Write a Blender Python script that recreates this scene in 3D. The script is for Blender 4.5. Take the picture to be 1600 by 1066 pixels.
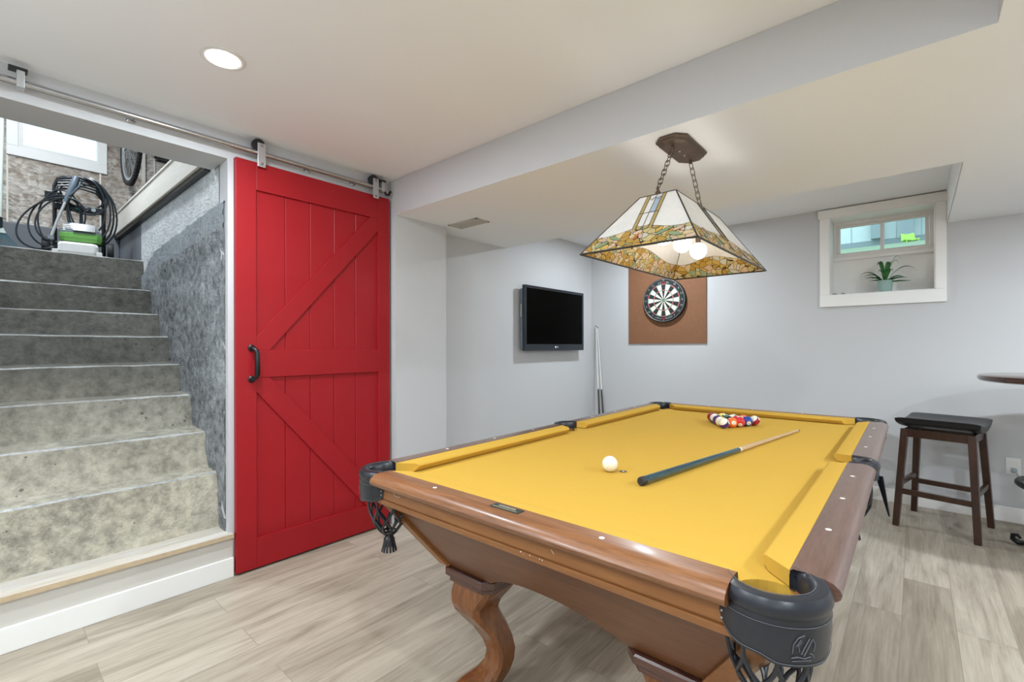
import bpy, math, random
from mathutils import Vector, Matrix, Euler
random.seed(7)
SC = bpy.context.scene
for _o in list(bpy.data.objects):
    bpy.data.objects.remove(_o, do_unlink=True)
PI = math.pi

# ------------------------------------------------------------------ camera
F_PX, YAW, CAM_H = 726.0, math.radians(41.0), 1.22
cam_d = bpy.data.cameras.new('camera')
cam_d.sensor_width = 36.0
cam_d.lens = F_PX / 1600.0 * 36.0
cam_d.shift_y = 8.6 / 1600.0
cam_d.clip_start = 0.02
cam = bpy.data.objects.new('camera', cam_d)
SC.collection.objects.link(cam)
cam.location = (0, 0, CAM_H)
cam.rotation_euler = (PI / 2, math.radians(0.12), YAW)
SC.camera = cam

# ------------------------------------------------------------------ world, exposure
SC.view_settings.view_transform = 'Standard'
SC.view_settings.look = 'None'
SC.view_settings.gamma = 1.0
SC.view_settings.use_curve_mapping = False
SC.view_settings.exposure = 0.05
W = bpy.data.worlds.new('world'); SC.world = W
W.use_nodes = True
bg = W.node_tree.nodes['Background']
bg.inputs[0].default_value = (0.78, 0.90, 1.0, 1)
bg.inputs[1].default_value = 2.0

# ------------------------------------------------------------------ room lights (recessed pots, out-of-view ones added for brightness; fittings are built further down)
Z_CEIL, Z_SOF = 2.365, 2.124
POTS = [  # x, y, z, watts
    (-2.07, 0.64, Z_CEIL, 22), (-2.07, -1.1, Z_CEIL, 28), (-0.4, 0.3, Z_CEIL, 22), (-0.4, -1.4, Z_CEIL, 28),
    (1.3, -0.6, Z_SOF, 32), (1.5, 1.6, Z_SOF, 38), (-1.9, 4.0, Z_CEIL, 22), (1.3, 3.3, Z_SOF, 40)]
POT_COL = (0.82, 0.925, 1.0)
FILL_GLOBES = [(-1.3, -0.75, 1.80, 110), (1.1, -1.7, 1.70, 110), (1.7, 2.3, 1.66, 130)]  # unseen globes added to brighten the ceiling and the room

def add_light(name, kind, loc, energy, color, size=0.05, rot=None):
    ld = bpy.data.lights.new(name, kind)
    ld.energy = energy; ld.color = color
    if kind == 'AREA':
        ld.shape = 'DISK'; ld.size = size
    else:
        ld.shadow_soft_size = size
    o = bpy.data.objects.new(name, ld)
    SC.collection.objects.link(o)
    o.location = loc
    if rot: o.rotation_euler = rot
    return o

# ================================================================== helpers
COL = SC.collection

def wloc(o):
    v = Vector((0, 0, 0))
    while o is not None:
        v += o.location; o = o.parent
    return v

class MB:
    def __init__(self):
        self.v = []; self.f = []; self.m = []; self.cur = 0
    def mat(self, i): self.cur = i; return self
    def add(self, vs, fs):
        n = len(self.v)
        self.v += [tuple(p) for p in vs]
        for f in fs:
            self.f.append([i + n for i in f]); self.m.append(self.cur)
        return self
    def box(self, x0, x1, y0, y1, z0, z1):
        vs = [(x, y, z) for z in (z0, z1) for (x, y) in ((x0, y0), (x1, y0), (x1, y1), (x0, y1))]
        return self.add(vs, [(3, 2, 1, 0), (4, 5, 6, 7), (0, 1, 5, 4), (1, 2, 6, 5), (2, 3, 7, 6), (3, 0, 4, 7)])
    def obox(self, c, ax, ay, az):
        c, ax, ay, az = Vector(c), Vector(ax), Vector(ay), Vector(az)
        vs = [c + sx * ax + sy * ay + sz * az for sz in (-1, 1) for (sx, sy) in ((-1, -1), (1, -1), (1, 1), (-1, 1))]
        return self.add(vs, [(3, 2, 1, 0), (4, 5, 6, 7), (0, 1, 5, 4), (1, 2, 6, 5), (2, 3, 7, 6), (3, 0, 4, 7)])
    def bar(self, a, b, w, d, up=(0, 0, 1), w2=None, d2=None):
        a, b = Vector(a), Vector(b); t = (b - a).normalized()
        s = t.cross(Vector(up))
        if s.length < 1e-4: s = t.cross(Vector((1, 0, 0)))
        s.normalize(); u = s.cross(t)
        w2 = w if w2 is None else w2; d2 = d if d2 is None else d2
        vs = []
        for p, ww, dd in ((a, w, d), (b, w2, d2)):
            vs += [p - s * ww / 2 - u * dd / 2, p + s * ww / 2 - u * dd / 2, p + s * ww / 2 + u * dd / 2, p - s * ww / 2 + u * dd / 2]
        return self.add(vs, [(3, 2, 1, 0), (4, 5, 6, 7), (0, 1, 5, 4), (1, 2, 6, 5), (2, 3, 7, 6), (3, 0, 4, 7)])
    def loft(self, secs, closed=True, caps=True, loop=False):
        n = len(secs[0]); base = len(self.v); vs = [p for s in secs for p in s]; fs = []
        k = len(secs)
        for i in range(k if loop else k - 1):
            i2 = (i + 1) % k
            for j in range(n if closed else n - 1):
                j2 = (j + 1) % n
                fs.append((i * n + j, i * n + j2, i2 * n + j2, i2 * n + j))
        if caps and closed and not loop:
            fs.append(tuple(reversed(range(n)))); fs.append(tuple((k - 1) * n + j for j in range(n)))
        return self.add(vs, fs)
    def tube(self, pts, r, seg=8, closed=False):
        pts = [Vector(p) for p in pts]; n = len(pts); secs = []
        rr = r if isinstance(r, (list, tuple)) else [r] * n
        pn = None
        for i in range(n):
            if closed: t = pts[(i + 1) % n] - pts[i - 1]
            else: t = pts[min(i + 1, n - 1)] - pts[max(i - 1, 0)]
            t.normalize()
            if pn is None:
                pn = t.orthogonal().normalized()
            else:
                pn = pn - t * pn.dot(t)
                pn = pn.normalized() if pn.length > 1e-6 else t.orthogonal().normalized()
            b = t.cross(pn)
            secs.append([pts[i] + (pn * math.cos(a) + b * math.sin(a)) * rr[i] for a in [2 * PI * j / seg for j in range(seg)]])
        return self.loft(secs, loop=closed)
    def lathe(self, prof, c=(0, 0, 0), seg=24, axis='z'):
        secs = []
        for (r, h) in prof:
            s = []
            for j in range(seg):
                a = 2 * PI * j / seg; x, y = r * math.cos(a), r * math.sin(a)
                p = (x, y, h) if axis == 'z' else ((h, x, y) if axis == 'x' else (y, h, x))
                s.append((c[0] + p[0], c[1] + p[1], c[2] + p[2]))
            secs.append(s)
        return self.loft(secs)
    def sphere(self, c, r, seg=20, rings=12):
        prof = [(max(r * math.sin(PI * i / rings), r * 1e-3), -r * math.cos(PI * i / rings)) for i in range(rings + 1)]
        return self.lathe(prof, c, seg)
    def prism(self, poly, z0, z1):
        n = len(poly)
        return self.add([(x, y, z0) for x, y in poly] + [(x, y, z1) for x, y in poly],
                        [tuple(reversed(range(n))), tuple(range(n, 2 * n))] + [(i, (i + 1) % n, n + (i + 1) % n, n + i) for i in range(n)])
    def prism_y(self, poly, y0, y1):   # poly in (x,z)
        n = len(poly)
        return self.add([(x, y0, z) for x, z in poly] + [(x, y1, z) for x, z in poly],
                        [tuple(range(n)), tuple(reversed(range(n, 2 * n)))] + [((i + 1) % n, i, n + i, n + (i + 1) % n) for i in range(n)])
    def prism_x(self, poly, x0, x1):   # poly in (y,z)
        n = len(poly)
        return self.add([(x0, y, z) for y, z in poly] + [(x1, y, z) for y, z in poly],
                        [tuple(reversed(range(n))), tuple(range(n, 2 * n))] + [(i, (i + 1) % n, n + (i + 1) % n, n + i) for i in range(n)])
    def build(self, name, mats, parent=None, smooth=False, bevel=0, seg=2, solid=0, loc=None, local=False, mods=None):
        off = Vector((0, 0, 0))
        if parent is not None and not local: off = wloc(parent)
        elif loc is not None: off = Vector(loc)
        me = bpy.data.meshes.new(name)
        me.from_pydata([tuple(Vector(p) - off) for p in self.v], [], self.f)
        if not isinstance(mats, (list, tuple)): mats = [mats]
        for m in mats: me.materials.append(m)
        for p, mi in zip(me.polygons, self.m):
            p.material_index = min(mi, len(mats) - 1); p.use_smooth = bool(smooth)
        import bmesh
        bm = bmesh.new(); bm.from_mesh(me)
        bmesh.ops.recalc_face_normals(bm, faces=bm.faces[:])
        bm.to_mesh(me); bm.free()
        if smooth:
            try: me.set_sharp_from_angle(angle=math.radians(38))
            except Exception: pass
        o = bpy.data.objects.new(name, me); COL.objects.link(o)
        if parent is not None: o.parent = parent
        elif loc is not None: o.location = loc
        if solid:
            md = o.modifiers.new('solid', 'SOLIDIFY'); md.thickness = solid; md.offset = 0
        if bevel:
            md = o.modifiers.new('bevel', 'BEVEL'); md.width = bevel; md.segments = seg; md.limit_method = 'ANGLE'
            md.angle_limit = math.radians(40)
        return o

def tag(o, label=None, cat=None, group=None, kind=None):
    if label: o['label'] = label
    if cat: o['category'] = cat
    if group: o['group'] = group
    if kind: o['kind'] = kind
    return o

def empty(name, loc, rz=0, label=None, cat=None, group=None, kind=None):
    o = bpy.data.objects.new(name, None); COL.objects.link(o)
    o.empty_display_size = 0.05
    o.location = loc; o.rotation_euler = (0, 0, rz)
    return tag(o, label, cat, group, kind)

def copy_tree(o, parent=None):
    c = o.copy(); COL.objects.link(c)
    if parent is not None: c.parent = parent
    for ch in list(o.children): copy_tree(ch, c)
    return c

def S(mb, name, mat, **k):
    return tag(mb.build(name, mat, **k), kind='structure')

def text_mesh(txt, size):
    cu = bpy.data.curves.new('t', 'FONT'); cu.body = txt; cu.size = size
    cu.align_x = 'CENTER'; cu.align_y = 'CENTER'
    o = bpy.data.objects.new('t', cu); COL.objects.link(o)
    dg = bpy.context.evaluated_depsgraph_get(); dg.update()
    me = bpy.data.meshes.new_from_object(o.evaluated_get(dg))
    vs = [v.co.copy() for v in me.vertices]; fs = [tuple(p.vertices) for p in me.polygons]
    bpy.data.objects.remove(o, do_unlink=True)
    return vs, fs

def add_text(mb, txt, size, fn):
    vs, fs = text_mesh(txt, size)
    mb.add([fn(p) for p in vs], fs)
    return mb

# ================================================================== materials
def new_mat(name):
    m = bpy.data.materials.new(name); m.use_nodes = True
    nt = m.node_tree
    return m, nt, nt.nodes['Principled BSDF']

def P(name, col, rough=0.5, metal=0.0, spec=0.5, bump=None, coat=0.0, noise=None):
    m, nt, b = new_mat(name)
    b.inputs['Base Color'].default_value = (*col, 1)
    b.inputs['Roughness'].default_value = rough
    b.inputs['Metallic'].default_value = metal
    b.inputs['Specular IOR Level'].default_value = spec
    b.inputs['Coat Weight'].default_value = coat
    tc = nt.nodes.new('ShaderNodeTexCoord')
    n = nt.nodes.new('ShaderNodeTexNoise')
    nt.links.new(tc.outputs['Object'], n.inputs['Vector'])
    sc, amt = noise if noise else (8.0, 0.04)
    n.inputs['Scale'].default_value = sc; n.inputs['Detail'].default_value = 3
    mx = nt.nodes.new('ShaderNodeMix'); mx.data_type = 'RGBA'
    mx.inputs[6].default_value = tuple(c * (1 - amt) for c in col) + (1,)
    mx.inputs[7].default_value = tuple(min(1, c * (1 + amt)) for c in col) + (1,)
    nt.links.new(n.outputs['Fac'], mx.inputs[0]); nt.links.new(mx.outputs[2], b.inputs['Base Color'])
    if bump:
        n2 = nt.nodes.new('ShaderNodeTexNoise'); n2.inputs['Scale'].default_value = bump[0]; n2.inputs['Detail'].default_value = 4
        nt.links.new(tc.outputs['Object'], n2.inputs['Vector'])
        bp = nt.nodes.new('ShaderNodeBump'); bp.inputs['Strength'].default_value = bump[1]; bp.inputs['Distance'].default_value = bump[2] if len(bump) > 2 else 0.005
        nt.links.new(n2.outputs['Fac'], bp.inputs['Height']); nt.links.new(bp.outputs['Normal'], b.inputs['Normal'])
    return m

def ramp(nt, stops, fac=None):
    r = nt.nodes.new('ShaderNodeValToRGB'); e = r.color_ramp.elements
    while len(e) < len(stops): e.new(0.5)
    for el, (p, c) in zip(e, stops):
        el.position = p; el.color = (*c, 1)
    if fac is not None: nt.links.new(fac, r.inputs['Fac'])
    return r

def mapping(nt, src, scale=(1, 1, 1), rot=(0, 0, 0), loc=(0, 0, 0)):
    mp = nt.nodes.new('ShaderNodeMapping')
    mp.inputs['Scale'].default_value = scale; mp.inputs['Rotation'].default_value = rot; mp.inputs['Location'].default_value = loc
    nt.links.new(src, mp.inputs['Vector']); return mp.outputs['Vector']

def noise(nt, vec, scale, detail=4, rough=0.55, dist=0.0):
    n = nt.nodes.new('ShaderNodeTexNoise'); n.inputs['Scale'].default_value = scale
    n.inputs['Detail'].default_value = detail; n.inputs['Roughness'].default_value = rough; n.inputs['Distortion'].default_value = dist
    nt.links.new(vec, n.inputs['Vector']); return n.outputs['Fac']

def mixc(nt, fac, a, b, mode='MIX'):
    mx = nt.nodes.new('ShaderNodeMix'); mx.data_type = 'RGBA'; mx.blend_type = mode
    for sock, val in ((mx.inputs[0], fac), (mx.inputs[6], a), (mx.inputs[7], b)):
        if hasattr(val, 'node'): nt.links.new(val, sock)
        elif isinstance(val, tuple): sock.default_value = (*val, 1)
        else: sock.default_value = val
    return mx.outputs[2]

def bump(nt, b, h, strength, dist):
    bp = nt.nodes.new('ShaderNodeBump'); bp.inputs['Strength'].default_value = strength; bp.inputs['Distance'].default_value = dist
    nt.links.new(h, bp.inputs['Height']); nt.links.new(bp.outputs['Normal'], b.inputs['Normal'])

def wood(name, dark, mid, light, axis='y', rough=0.3, scale=1.0, coat=0.0):
    m, nt, b = new_mat(name)
    tc = nt.nodes.new('ShaderNodeTexCoord')
    st = {'x': (1.2, 14, 14), 'y': (14, 1.2, 14), 'z': (14, 14, 1.2)}[axis]
    v = mapping(nt, tc.outputs['Object'], tuple(s * scale for s in st))
    f = noise(nt, v, 1.6, 6, 0.6, 0.8)
    v2 = mapping(nt, tc.outputs['Object'], tuple(s * scale * 6 for s in st))
    f2 = noise(nt, v2, 2.0, 3, 0.6)
    r = ramp(nt, [(0.25, dark), (0.52, mid), (0.8, light)], f)
    c = mixc(nt, 0.35, r.outputs['Color'], ramp(nt, [(0.35, dark), (0.65, light)], f2).outputs['Color'])
    nt.links.new(c, b.inputs['Base Color'])
    b.inputs['Roughness'].default_value = rough; b.inputs['Coat Weight'].default_value = coat
    b.inputs['Coat Roughness'].default_value = 0.15
    return m

def glass_mat(name, tint=(1, 1, 1)):
    m, nt, b = new_mat(name)
    out = nt.nodes['Material Output']
    tr = nt.nodes.new('ShaderNodeBsdfTransparent'); tr.inputs[0].default_value = (*tint, 1)
    gl = nt.nodes.new('ShaderNodeBsdfGlossy'); gl.inputs['Roughness'].default_value = 0.02
    fr = nt.nodes.new('ShaderNodeFresnel'); fr.inputs[0].default_value = 1.3
    mx = nt.nodes.new('ShaderNodeMixShader')
    nt.links.new(fr.outputs[0], mx.inputs[0]); nt.links.new(tr.outputs[0], mx.inputs[1]); nt.links.new(gl.outputs[0], mx.inputs[2])
    nt.links.new(mx.outputs[0], out.inputs['Surface'])
    return m

def emit_mat(name, col, strength):
    m, nt, b = new_mat(name)
    b.inputs['Base Color'].default_value = (*col, 1)
    b.inputs['Emission Color'].default_value = (*col, 1); b.inputs['Emission Strength'].default_value = strength
    return m

def floor_mat():
    m, nt, b = new_mat('vinyl_plank')
    tc = nt.nodes.new('ShaderNodeTexCoord')
    v = mapping(nt, tc.outputs['Object'], (1, 1, 1), (0, 0, PI / 2), (0.3, 0.05, 0))
    br = nt.nodes.new('ShaderNodeTexBrick')
    br.offset = 0.37; br.offset_frequency = 2; br.squash = 1.0
    br.inputs['Scale'].default_value = 1.0; br.inputs['Brick Width'].default_value = 1.22; br.inputs['Row Height'].default_value = 0.18
    br.inputs['Mortar Size'].default_value = 0.0012; br.inputs['Mortar Smooth'].default_value = 0.3; br.inputs['Bias'].default_value = 0.0
    br.inputs['Color1'].default_value = (0, 0, 0, 1); br.inputs['Color2'].default_value = (1, 1, 1, 1); br.inputs['Mortar'].default_value = (0.5, 0.5, 0.5, 1)
    nt.links.new(v, br.inputs['Vector'])
    # offset the grain per plank so it breaks at the joints
    sep = nt.nodes.new('ShaderNodeVectorMath'); sep.operation = 'MULTIPLY_ADD'
    nt.links.new(br.outputs['Color'], sep.inputs[0]); sep.inputs[1].default_value = (13.7, 5.1, 3.3)
    nt.links.new(tc.outputs['Object'], sep.inputs[2])
    g1 = noise(nt, mapping(nt, sep.outputs[0], (8, 1.0, 1)), 1.5, 6, 0.62, 1.0)
    g2 = noise(nt, mapping(nt, sep.outputs[0], (70, 2.5, 1)), 1.5, 4, 0.65)
    base = ramp(nt, [(0.0, (0.39, 0.335, 0.26)), (0.5, (0.475, 0.41, 0.325)), (1.0, (0.54, 0.475, 0.385))], br.outputs['Color'])
    c = mixc(nt, 0.75, base.outputs['Color'], ramp(nt, [(0.30, (0.46, 0.43, 0.39)), (0.48, (0.78, 0.76, 0.74)), (0.66, (1.0, 1.0, 1.0))], g1).outputs['Color'], 'MULTIPLY')
    c = mixc(nt, 0.6, c, ramp(nt, [(0.3, (0.66, 0.63, 0.60)), (0.6, (1, 1, 1))], g2).outputs['Color'], 'MULTIPLY')
    c = mixc(nt, br.outputs['Fac'], c, (0.24, 0.21, 0.17))
    nt.links.new(c, b.inputs['Base Color'])
    b.inputs['Roughness'].default_value = 0.42; b.inputs['Specular IOR Level'].default_value = 0.4
    return m

def concrete_mat(name, dark, mid, light, scale=3.0, bs=0.5, warm=None, pits=True):
    m, nt, b = new_mat(name)
    tc = nt.nodes.new('ShaderNodeTexCoord'); v = tc.outputs['Object']
    f = noise(nt, v, scale, 8, 0.68, 0.3)
    f2 = noise(nt, v, scale * 9, 6, 0.7)
    r = ramp(nt, [(0.32, dark), (0.5, mid), (0.66, light)], f)
    c = mixc(nt, 0.5, r.outputs['Color'], ramp(nt, [(0.35, dark), (0.62, light)], f2).outputs['Color'])
    pv = nt.nodes.new('ShaderNodeTexVoronoi'); pv.inputs['Scale'].default_value = 22; nt.links.new(v, pv.inputs['Vector'])
    pm = noise(nt, v, 1.5, 3, 0.6)
    pa = nt.nodes.new('ShaderNodeMath'); pa.operation = 'ADD'; nt.links.new(pv.outputs['Distance'], pa.inputs[0]); nt.links.new(pm, pa.inputs[1])
    c = mixc(nt, ramp(nt, [(0.50, (0.8, 0.8, 0.8)), (0.58, (0, 0, 0))], pa.outputs[0]).outputs['Color'], c, tuple(x * .55 for x in dark))
    if warm:   # colour is multiplied warmer and paler towards the lower steps
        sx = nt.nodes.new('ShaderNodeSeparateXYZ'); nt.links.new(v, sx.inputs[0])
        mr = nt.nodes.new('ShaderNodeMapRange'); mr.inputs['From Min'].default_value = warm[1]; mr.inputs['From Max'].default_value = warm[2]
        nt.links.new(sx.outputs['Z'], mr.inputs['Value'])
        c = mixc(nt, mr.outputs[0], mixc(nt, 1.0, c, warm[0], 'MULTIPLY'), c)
    nt.links.new(c, b.inputs['Base Color'])
    b.inputs['Roughness'].default_value = 0.85
    h = nt.nodes.new('ShaderNodeMath'); h.operation = 'ADD'
    nt.links.new(f2, h.inputs[0]); nt.links.new(f, h.inputs[1])
    bump(nt, b, h.outputs[0], bs, 0.03)
    return m

def osb_mat(name, cols, scale=30):
    m, nt, b = new_mat(name)
    tc = nt.nodes.new('ShaderNodeTexCoord'); v = tc.outputs['Object']
    w = nt.nodes.new('ShaderNodeTexNoise'); w.inputs['Scale'].default_value = 5
    nt.links.new(v, w.inputs['Vector'])
    vv = nt.nodes.new('ShaderNodeVectorMath'); vv.operation = 'MULTIPLY_ADD'
    nt.links.new(w.outputs['Color'], vv.inputs[0]); vv.inputs[1].default_value = (0.09, 0.09, 0.09); nt.links.new(v, vv.inputs[2])
    outs = []
    for k, st in enumerate(((0.7, 1.0, 2.6), (2.4, 1.2, 0.9))):
        vo = nt.nodes.new('ShaderNodeTexVoronoi'); vo.inputs['Scale'].default_value = scale
        nt.links.new(mapping(nt, vv.outputs[0], st, (0.6 * k, 0.5, 0.4)), vo.inputs['Vector'])
        outs.append(vo)
    r = ramp(nt, [(0.1, cols[0]), (0.4, cols[1]), (0.7, cols[2]), (0.95, cols[3])], outs[0].outputs['Color'])
    r2 = ramp(nt, [(0.1, cols[1]), (0.5, cols[2]), (0.9, cols[3])], outs[1].outputs['Color'])
    c = mixc(nt, 0.5, r.outputs['Color'], r2.outputs['Color'])
    big = noise(nt, v, 1.7, 5, 0.6)
    c = mixc(nt, ramp(nt, [(0.38, (0, 0, 0)), (0.6, (1, 1, 1))], big).outputs['Color'], mixc(nt, 0.55, c, cols[0]), c)
    nt.links.new(c, b.inputs['Base Color']); b.inputs['Roughness'].default_value = 0.8
    bump(nt, b, outs[0].outputs['Distance'], 0.3, 0.01)
    return m

def stained_mat():
    m, nt, b = new_mat('stained_glass')
    out = nt.nodes['Material Output']
    tc = nt.nodes.new('ShaderNodeTexCoord')
    vo = nt.nodes.new('ShaderNodeTexVoronoi'); vo.inputs['Scale'].default_value = 33
    vd = nt.nodes.new('ShaderNodeTexVoronoi'); vd.feature = 'DISTANCE_TO_EDGE'; vd.inputs['Scale'].default_value = 33
    w = nt.nodes.new('ShaderNodeTexNoise'); w.inputs['Scale'].default_value = 9; nt.links.new(tc.outputs['Object'], w.inputs['Vector'])
    vv = nt.nodes.new('ShaderNodeVectorMath'); vv.operation = 'MULTIPLY_ADD'
    nt.links.new(w.outputs['Color'], vv.inputs[0]); vv.inputs[1].default_value = (0.06, 0.06, 0.06); nt.links.new(tc.outputs['Object'], vv.inputs[2])
    vec = mapping(nt, vv.outputs[0], (1, 1, 1.3))
    nt.links.new(vec, vo.inputs['Vector']); nt.links.new(vec, vd.inputs['Vector'])
    sr = nt.nodes.new('ShaderNodeSeparateColor'); nt.links.new(vo.outputs['Color'], sr.inputs[0])
    r = ramp(nt, [(0.0, (0.66, 0.42, 0.10)), (0.2, (0.80, 0.56, 0.16)), (0.38, (0.88, 0.72, 0.44)), (0.56, (0.76, 0.64, 0.32)), (0.72, (0.87, 0.68, 0.52)), (0.86, (0.45, 0.55, 0.36)), (0.94, (0.80, 0.78, 0.68))], sr.outputs[0])
    r.color_ramp.interpolation = 'CONSTANT'
    swirl = noise(nt, tc.outputs['Object'], 55, 4, 0.6, 1.0)
    c = mixc(nt, 0.4, r.outputs['Color'], ramp(nt, [(0.3, (0.55, 0.5, 0.4)), (0.7, (1, 1, 1))], swirl).outputs['Color'], 'MULTIPLY')
    lead = nt.nodes.new('ShaderNodeMath'); lead.operation = 'LESS_THAN'; lead.inputs[1].default_value = 0.035
    nt.links.new(vd.outputs['Distance'], lead.inputs[0])
    c = mixc(nt, lead.outputs[0], c, (0.06, 0.05, 0.035))
    nt.links.new(c, b.inputs['Base Color']); b.inputs['Roughness'].default_value = 0.25
    tl = nt.nodes.new('ShaderNodeBsdfTranslucent'); nt.links.new(c, tl.inputs[0])
    mx = nt.nodes.new('ShaderNodeMixShader'); mx.inputs[0].default_value = 0.38
    nt.links.new(b.outputs[0], mx.inputs[1]); nt.links.new(tl.outputs[0], mx.inputs[2]); nt.links.new(mx.outputs[0], out.inputs['Surface'])
    return m

def trans_mat(name, col, fac=0.4, rough=0.2):
    m, nt, b = new_mat(name)
    out = nt.nodes['Material Output']
    tc = nt.nodes.new('ShaderNodeTexCoord')
    sw = noise(nt, tc.outputs['Object'], 18, 4, 0.6, 1.5)
    c = mixc(nt, sw, tuple(x * 0.86 for x in col), tuple(min(1, x * 1.08) for x in col))
    nt.links.new(c, b.inputs['Base Color']); b.inputs['Roughness'].default_value = rough
    tl = nt.nodes.new('ShaderNodeBsdfTranslucent'); nt.links.new(c, tl.inputs[0])
    mx = nt.nodes.new('ShaderNodeMixShader'); mx.inputs[0].default_value = fac
    nt.links.new(b.outputs[0], mx.inputs[1]); nt.links.new(tl.outputs[0], mx.inputs[2]); nt.links.new(mx.outputs[0], out.inputs['Surface'])
    return m

M = {}
M['wall'] = P('wall_paint', (0.575, 0.575, 0.585), 0.65, bump=(220, 0.04, 0.001), noise=(2, 0.01))
M['ceil'] = P('ceiling_paint', (0.885, 0.905, 0.925), 0.85, bump=(180, 0.05, 0.001), noise=(2, 0.01))
M['trim'] = P('white_trim', (0.87, 0.855, 0.83), 0.4, noise=(3, 0.015))
M['wintrim'] = P('window_vinyl', (0.80, 0.77, 0.74), 0.4, noise=(3, 0.02))
M['riser'] = P('riser_paint', (0.60, 0.57, 0.52), 0.6, noise=(2, 0.03))
M['floor'] = floor_mat()
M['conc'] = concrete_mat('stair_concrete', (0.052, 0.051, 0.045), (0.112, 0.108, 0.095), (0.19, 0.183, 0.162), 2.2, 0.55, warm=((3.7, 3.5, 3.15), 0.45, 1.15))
M['concw'] = concrete_mat('wall_concrete', (0.045, 0.05, 0.055), (0.18, 0.19, 0.20), (0.50, 0.52, 0.54), 2.2, 1.0)
M['concb'] = concrete_mat('band_concrete', (0.16, 0.18, 0.20), (0.28, 0.31, 0.33), (0.42, 0.45, 0.47), 4, 0.5)
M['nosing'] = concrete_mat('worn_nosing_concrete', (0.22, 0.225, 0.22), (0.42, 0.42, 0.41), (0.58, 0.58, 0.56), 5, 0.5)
M['concd'] = P('smooth_concrete', (0.17, 0.18, 0.20), 0.8, noise=(4, 0.3), bump=(30, 0.3, 0.004))
M['osb'] = osb_mat('osb_board', ((0.12, 0.08, 0.055), (0.36, 0.29, 0.23), (0.62, 0.56, 0.49), (0.88, 0.86, 0.82)), 26)
M['osblit'] = osb_mat('osb_daylit', ((0.34, 0.36, 0.37), (0.50, 0.52, 0.53), (0.68, 0.70, 0.70), (0.82, 0.84, 0.84)), 34)  # bright bluish daylight is put into this OSB colour
M['lumber'] = wood('pale_lumber', (0.70, 0.65, 0.57), (0.78, 0.74, 0.67), (0.84, 0.81, 0.75), 'x', 0.6, .4)
M['ply'] = wood('plywood', (0.46, 0.36, 0.24), (0.58, 0.53, 0.46), (0.64, 0.64, 0.64), 'y', 0.6, 0.5)
M['plyedge'] = P('plywood_edge', (0.52, 0.40, 0.26), 0.7, noise=(30, 0.2))
M['red'] = P('red_door_paint', (0.33, 0.0085, 0.013), 0.45, spec=0.3, noise=(3, 0.06), bump=(60, 0.03, 0.001))
M['steel'] = P('stainless_steel', (0.46, 0.46, 0.47), 0.25, 1.0)
M['galv'] = P('galvanised_steel', (0.60, 0.61, 0.62), 0.4, 0.85)
M['blackmetal'] = P('black_iron', (0.012, 0.012, 0.013), 0.35, 0.3)
M['black'] = P('black_plastic', (0.012, 0.013, 0.016), 0.35)
M['rubber'] = P('black_rubber', (0.02, 0.021, 0.023), 0.6)
M['woodx'] = wood('walnut_end_rail', (0.12, 0.042, 0.014), (0.215, 0.085, 0.031), (0.32, 0.14, 0.058), 'x', 0.34, 1.0, 0.12)
M['woody'] = wood('walnut_side_rail_sheen', (0.095, 0.046, 0.032), (0.145, 0.076, 0.054), (0.205, 0.113, 0.083), 'y', 0.28, 1.3, 0.3)  # greyer than the end rails: reflected light put into the wood colour
M['apron'] = wood('oak_apron_end', (0.20, 0.074, 0.020), (0.275, 0.108, 0.030), (0.34, 0.145, 0.044), 'x', 0.38, 0.6, 0.1)
M['aprony'] = wood('oak_apron_side', (0.20, 0.074, 0.020), (0.275, 0.108, 0.030), (0.34, 0.145, 0.044), 'y', 0.38, 0.6, 0.1)
M['body'] = wood('brown_cabinet_wood', (0.085, 0.030, 0.010), (0.14, 0.052, 0.018), (0.19, 0.076, 0.028), 'x', 0.35, 0.8, 0.1)
M['plinth'] = wood('dark_plinth_wood', (0.04, 0.014, 0.010), (0.075, 0.027, 0.018), (0.11, 0.042, 0.026), 'x', 0.25, 1.0, 0.4)
M['leg'] = wood('table_leg_wood', (0.085, 0.024, 0.005), (0.185, 0.060, 0.013), (0.28, 0.10, 0.024), 'z', 0.27, 0.7, 0.3)
M['cloth'] = P('yellow_billiard_cloth', (0.56, 0.335, 0.052), 0.95, spec=0.15, noise=(60, 0.025), bump=(900, 0.12, 0.0004))
M['leather'] = P('black_leather', (0.017, 0.019, 0.025), 0.33, bump=(120, 0.18, 0.001), noise=(20, 0.2))
M['stitch'] = P('grey_stitching', (0.10, 0.105, 0.12), 0.6)
M['pearl'] = P('pearl_inlay', (0.78, 0.74, 0.68), 0.3)
M['plate'] = P('dark_name_plate', (0.045, 0.045, 0.035), 0.35, 0.4)
M['gold'] = P('pale_gold_lettering', (0.50, 0.46, 0.34), 0.4, 0.3)
M['ivory'] = P('ivory_ball', (0.84, 0.79, 0.64), 0.12, coat=0.5)
M['bronze'] = P('aged_bronze', (0.115, 0.080, 0.055), 0.5, 0.45, noise=(25, 0.3), bump=(60, 0.3, 0.002))
M['lead'] = P('lead_came', (0.05, 0.043, 0.035), 0.4, 0.5)
M['stained'] = stained_mat()
M['opal'] = trans_mat('opal_glass', (0.88, 0.87, 0.85), 0.35)
M['amberglass'] = trans_mat('amber_glass', (0.66, 0.50, 0.20), 0.38)
M['blueglass'] = trans_mat('pale_blue_glass', (0.58, 0.68, 0.80), 0.38)
M['greenglass'] = trans_mat('green_glass', (0.36, 0.47, 0.26), 0.38)
M['pinkglass'] = trans_mat('peach_glass', (0.84, 0.58, 0.42), 0.38)
M['redglass'] = trans_mat('orange_glass', (0.72, 0.22, 0.06), 0.38)
M['bulb'] = emit_mat('lit_globe_bulb', (1.0, 0.96, 0.90), 9)
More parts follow.
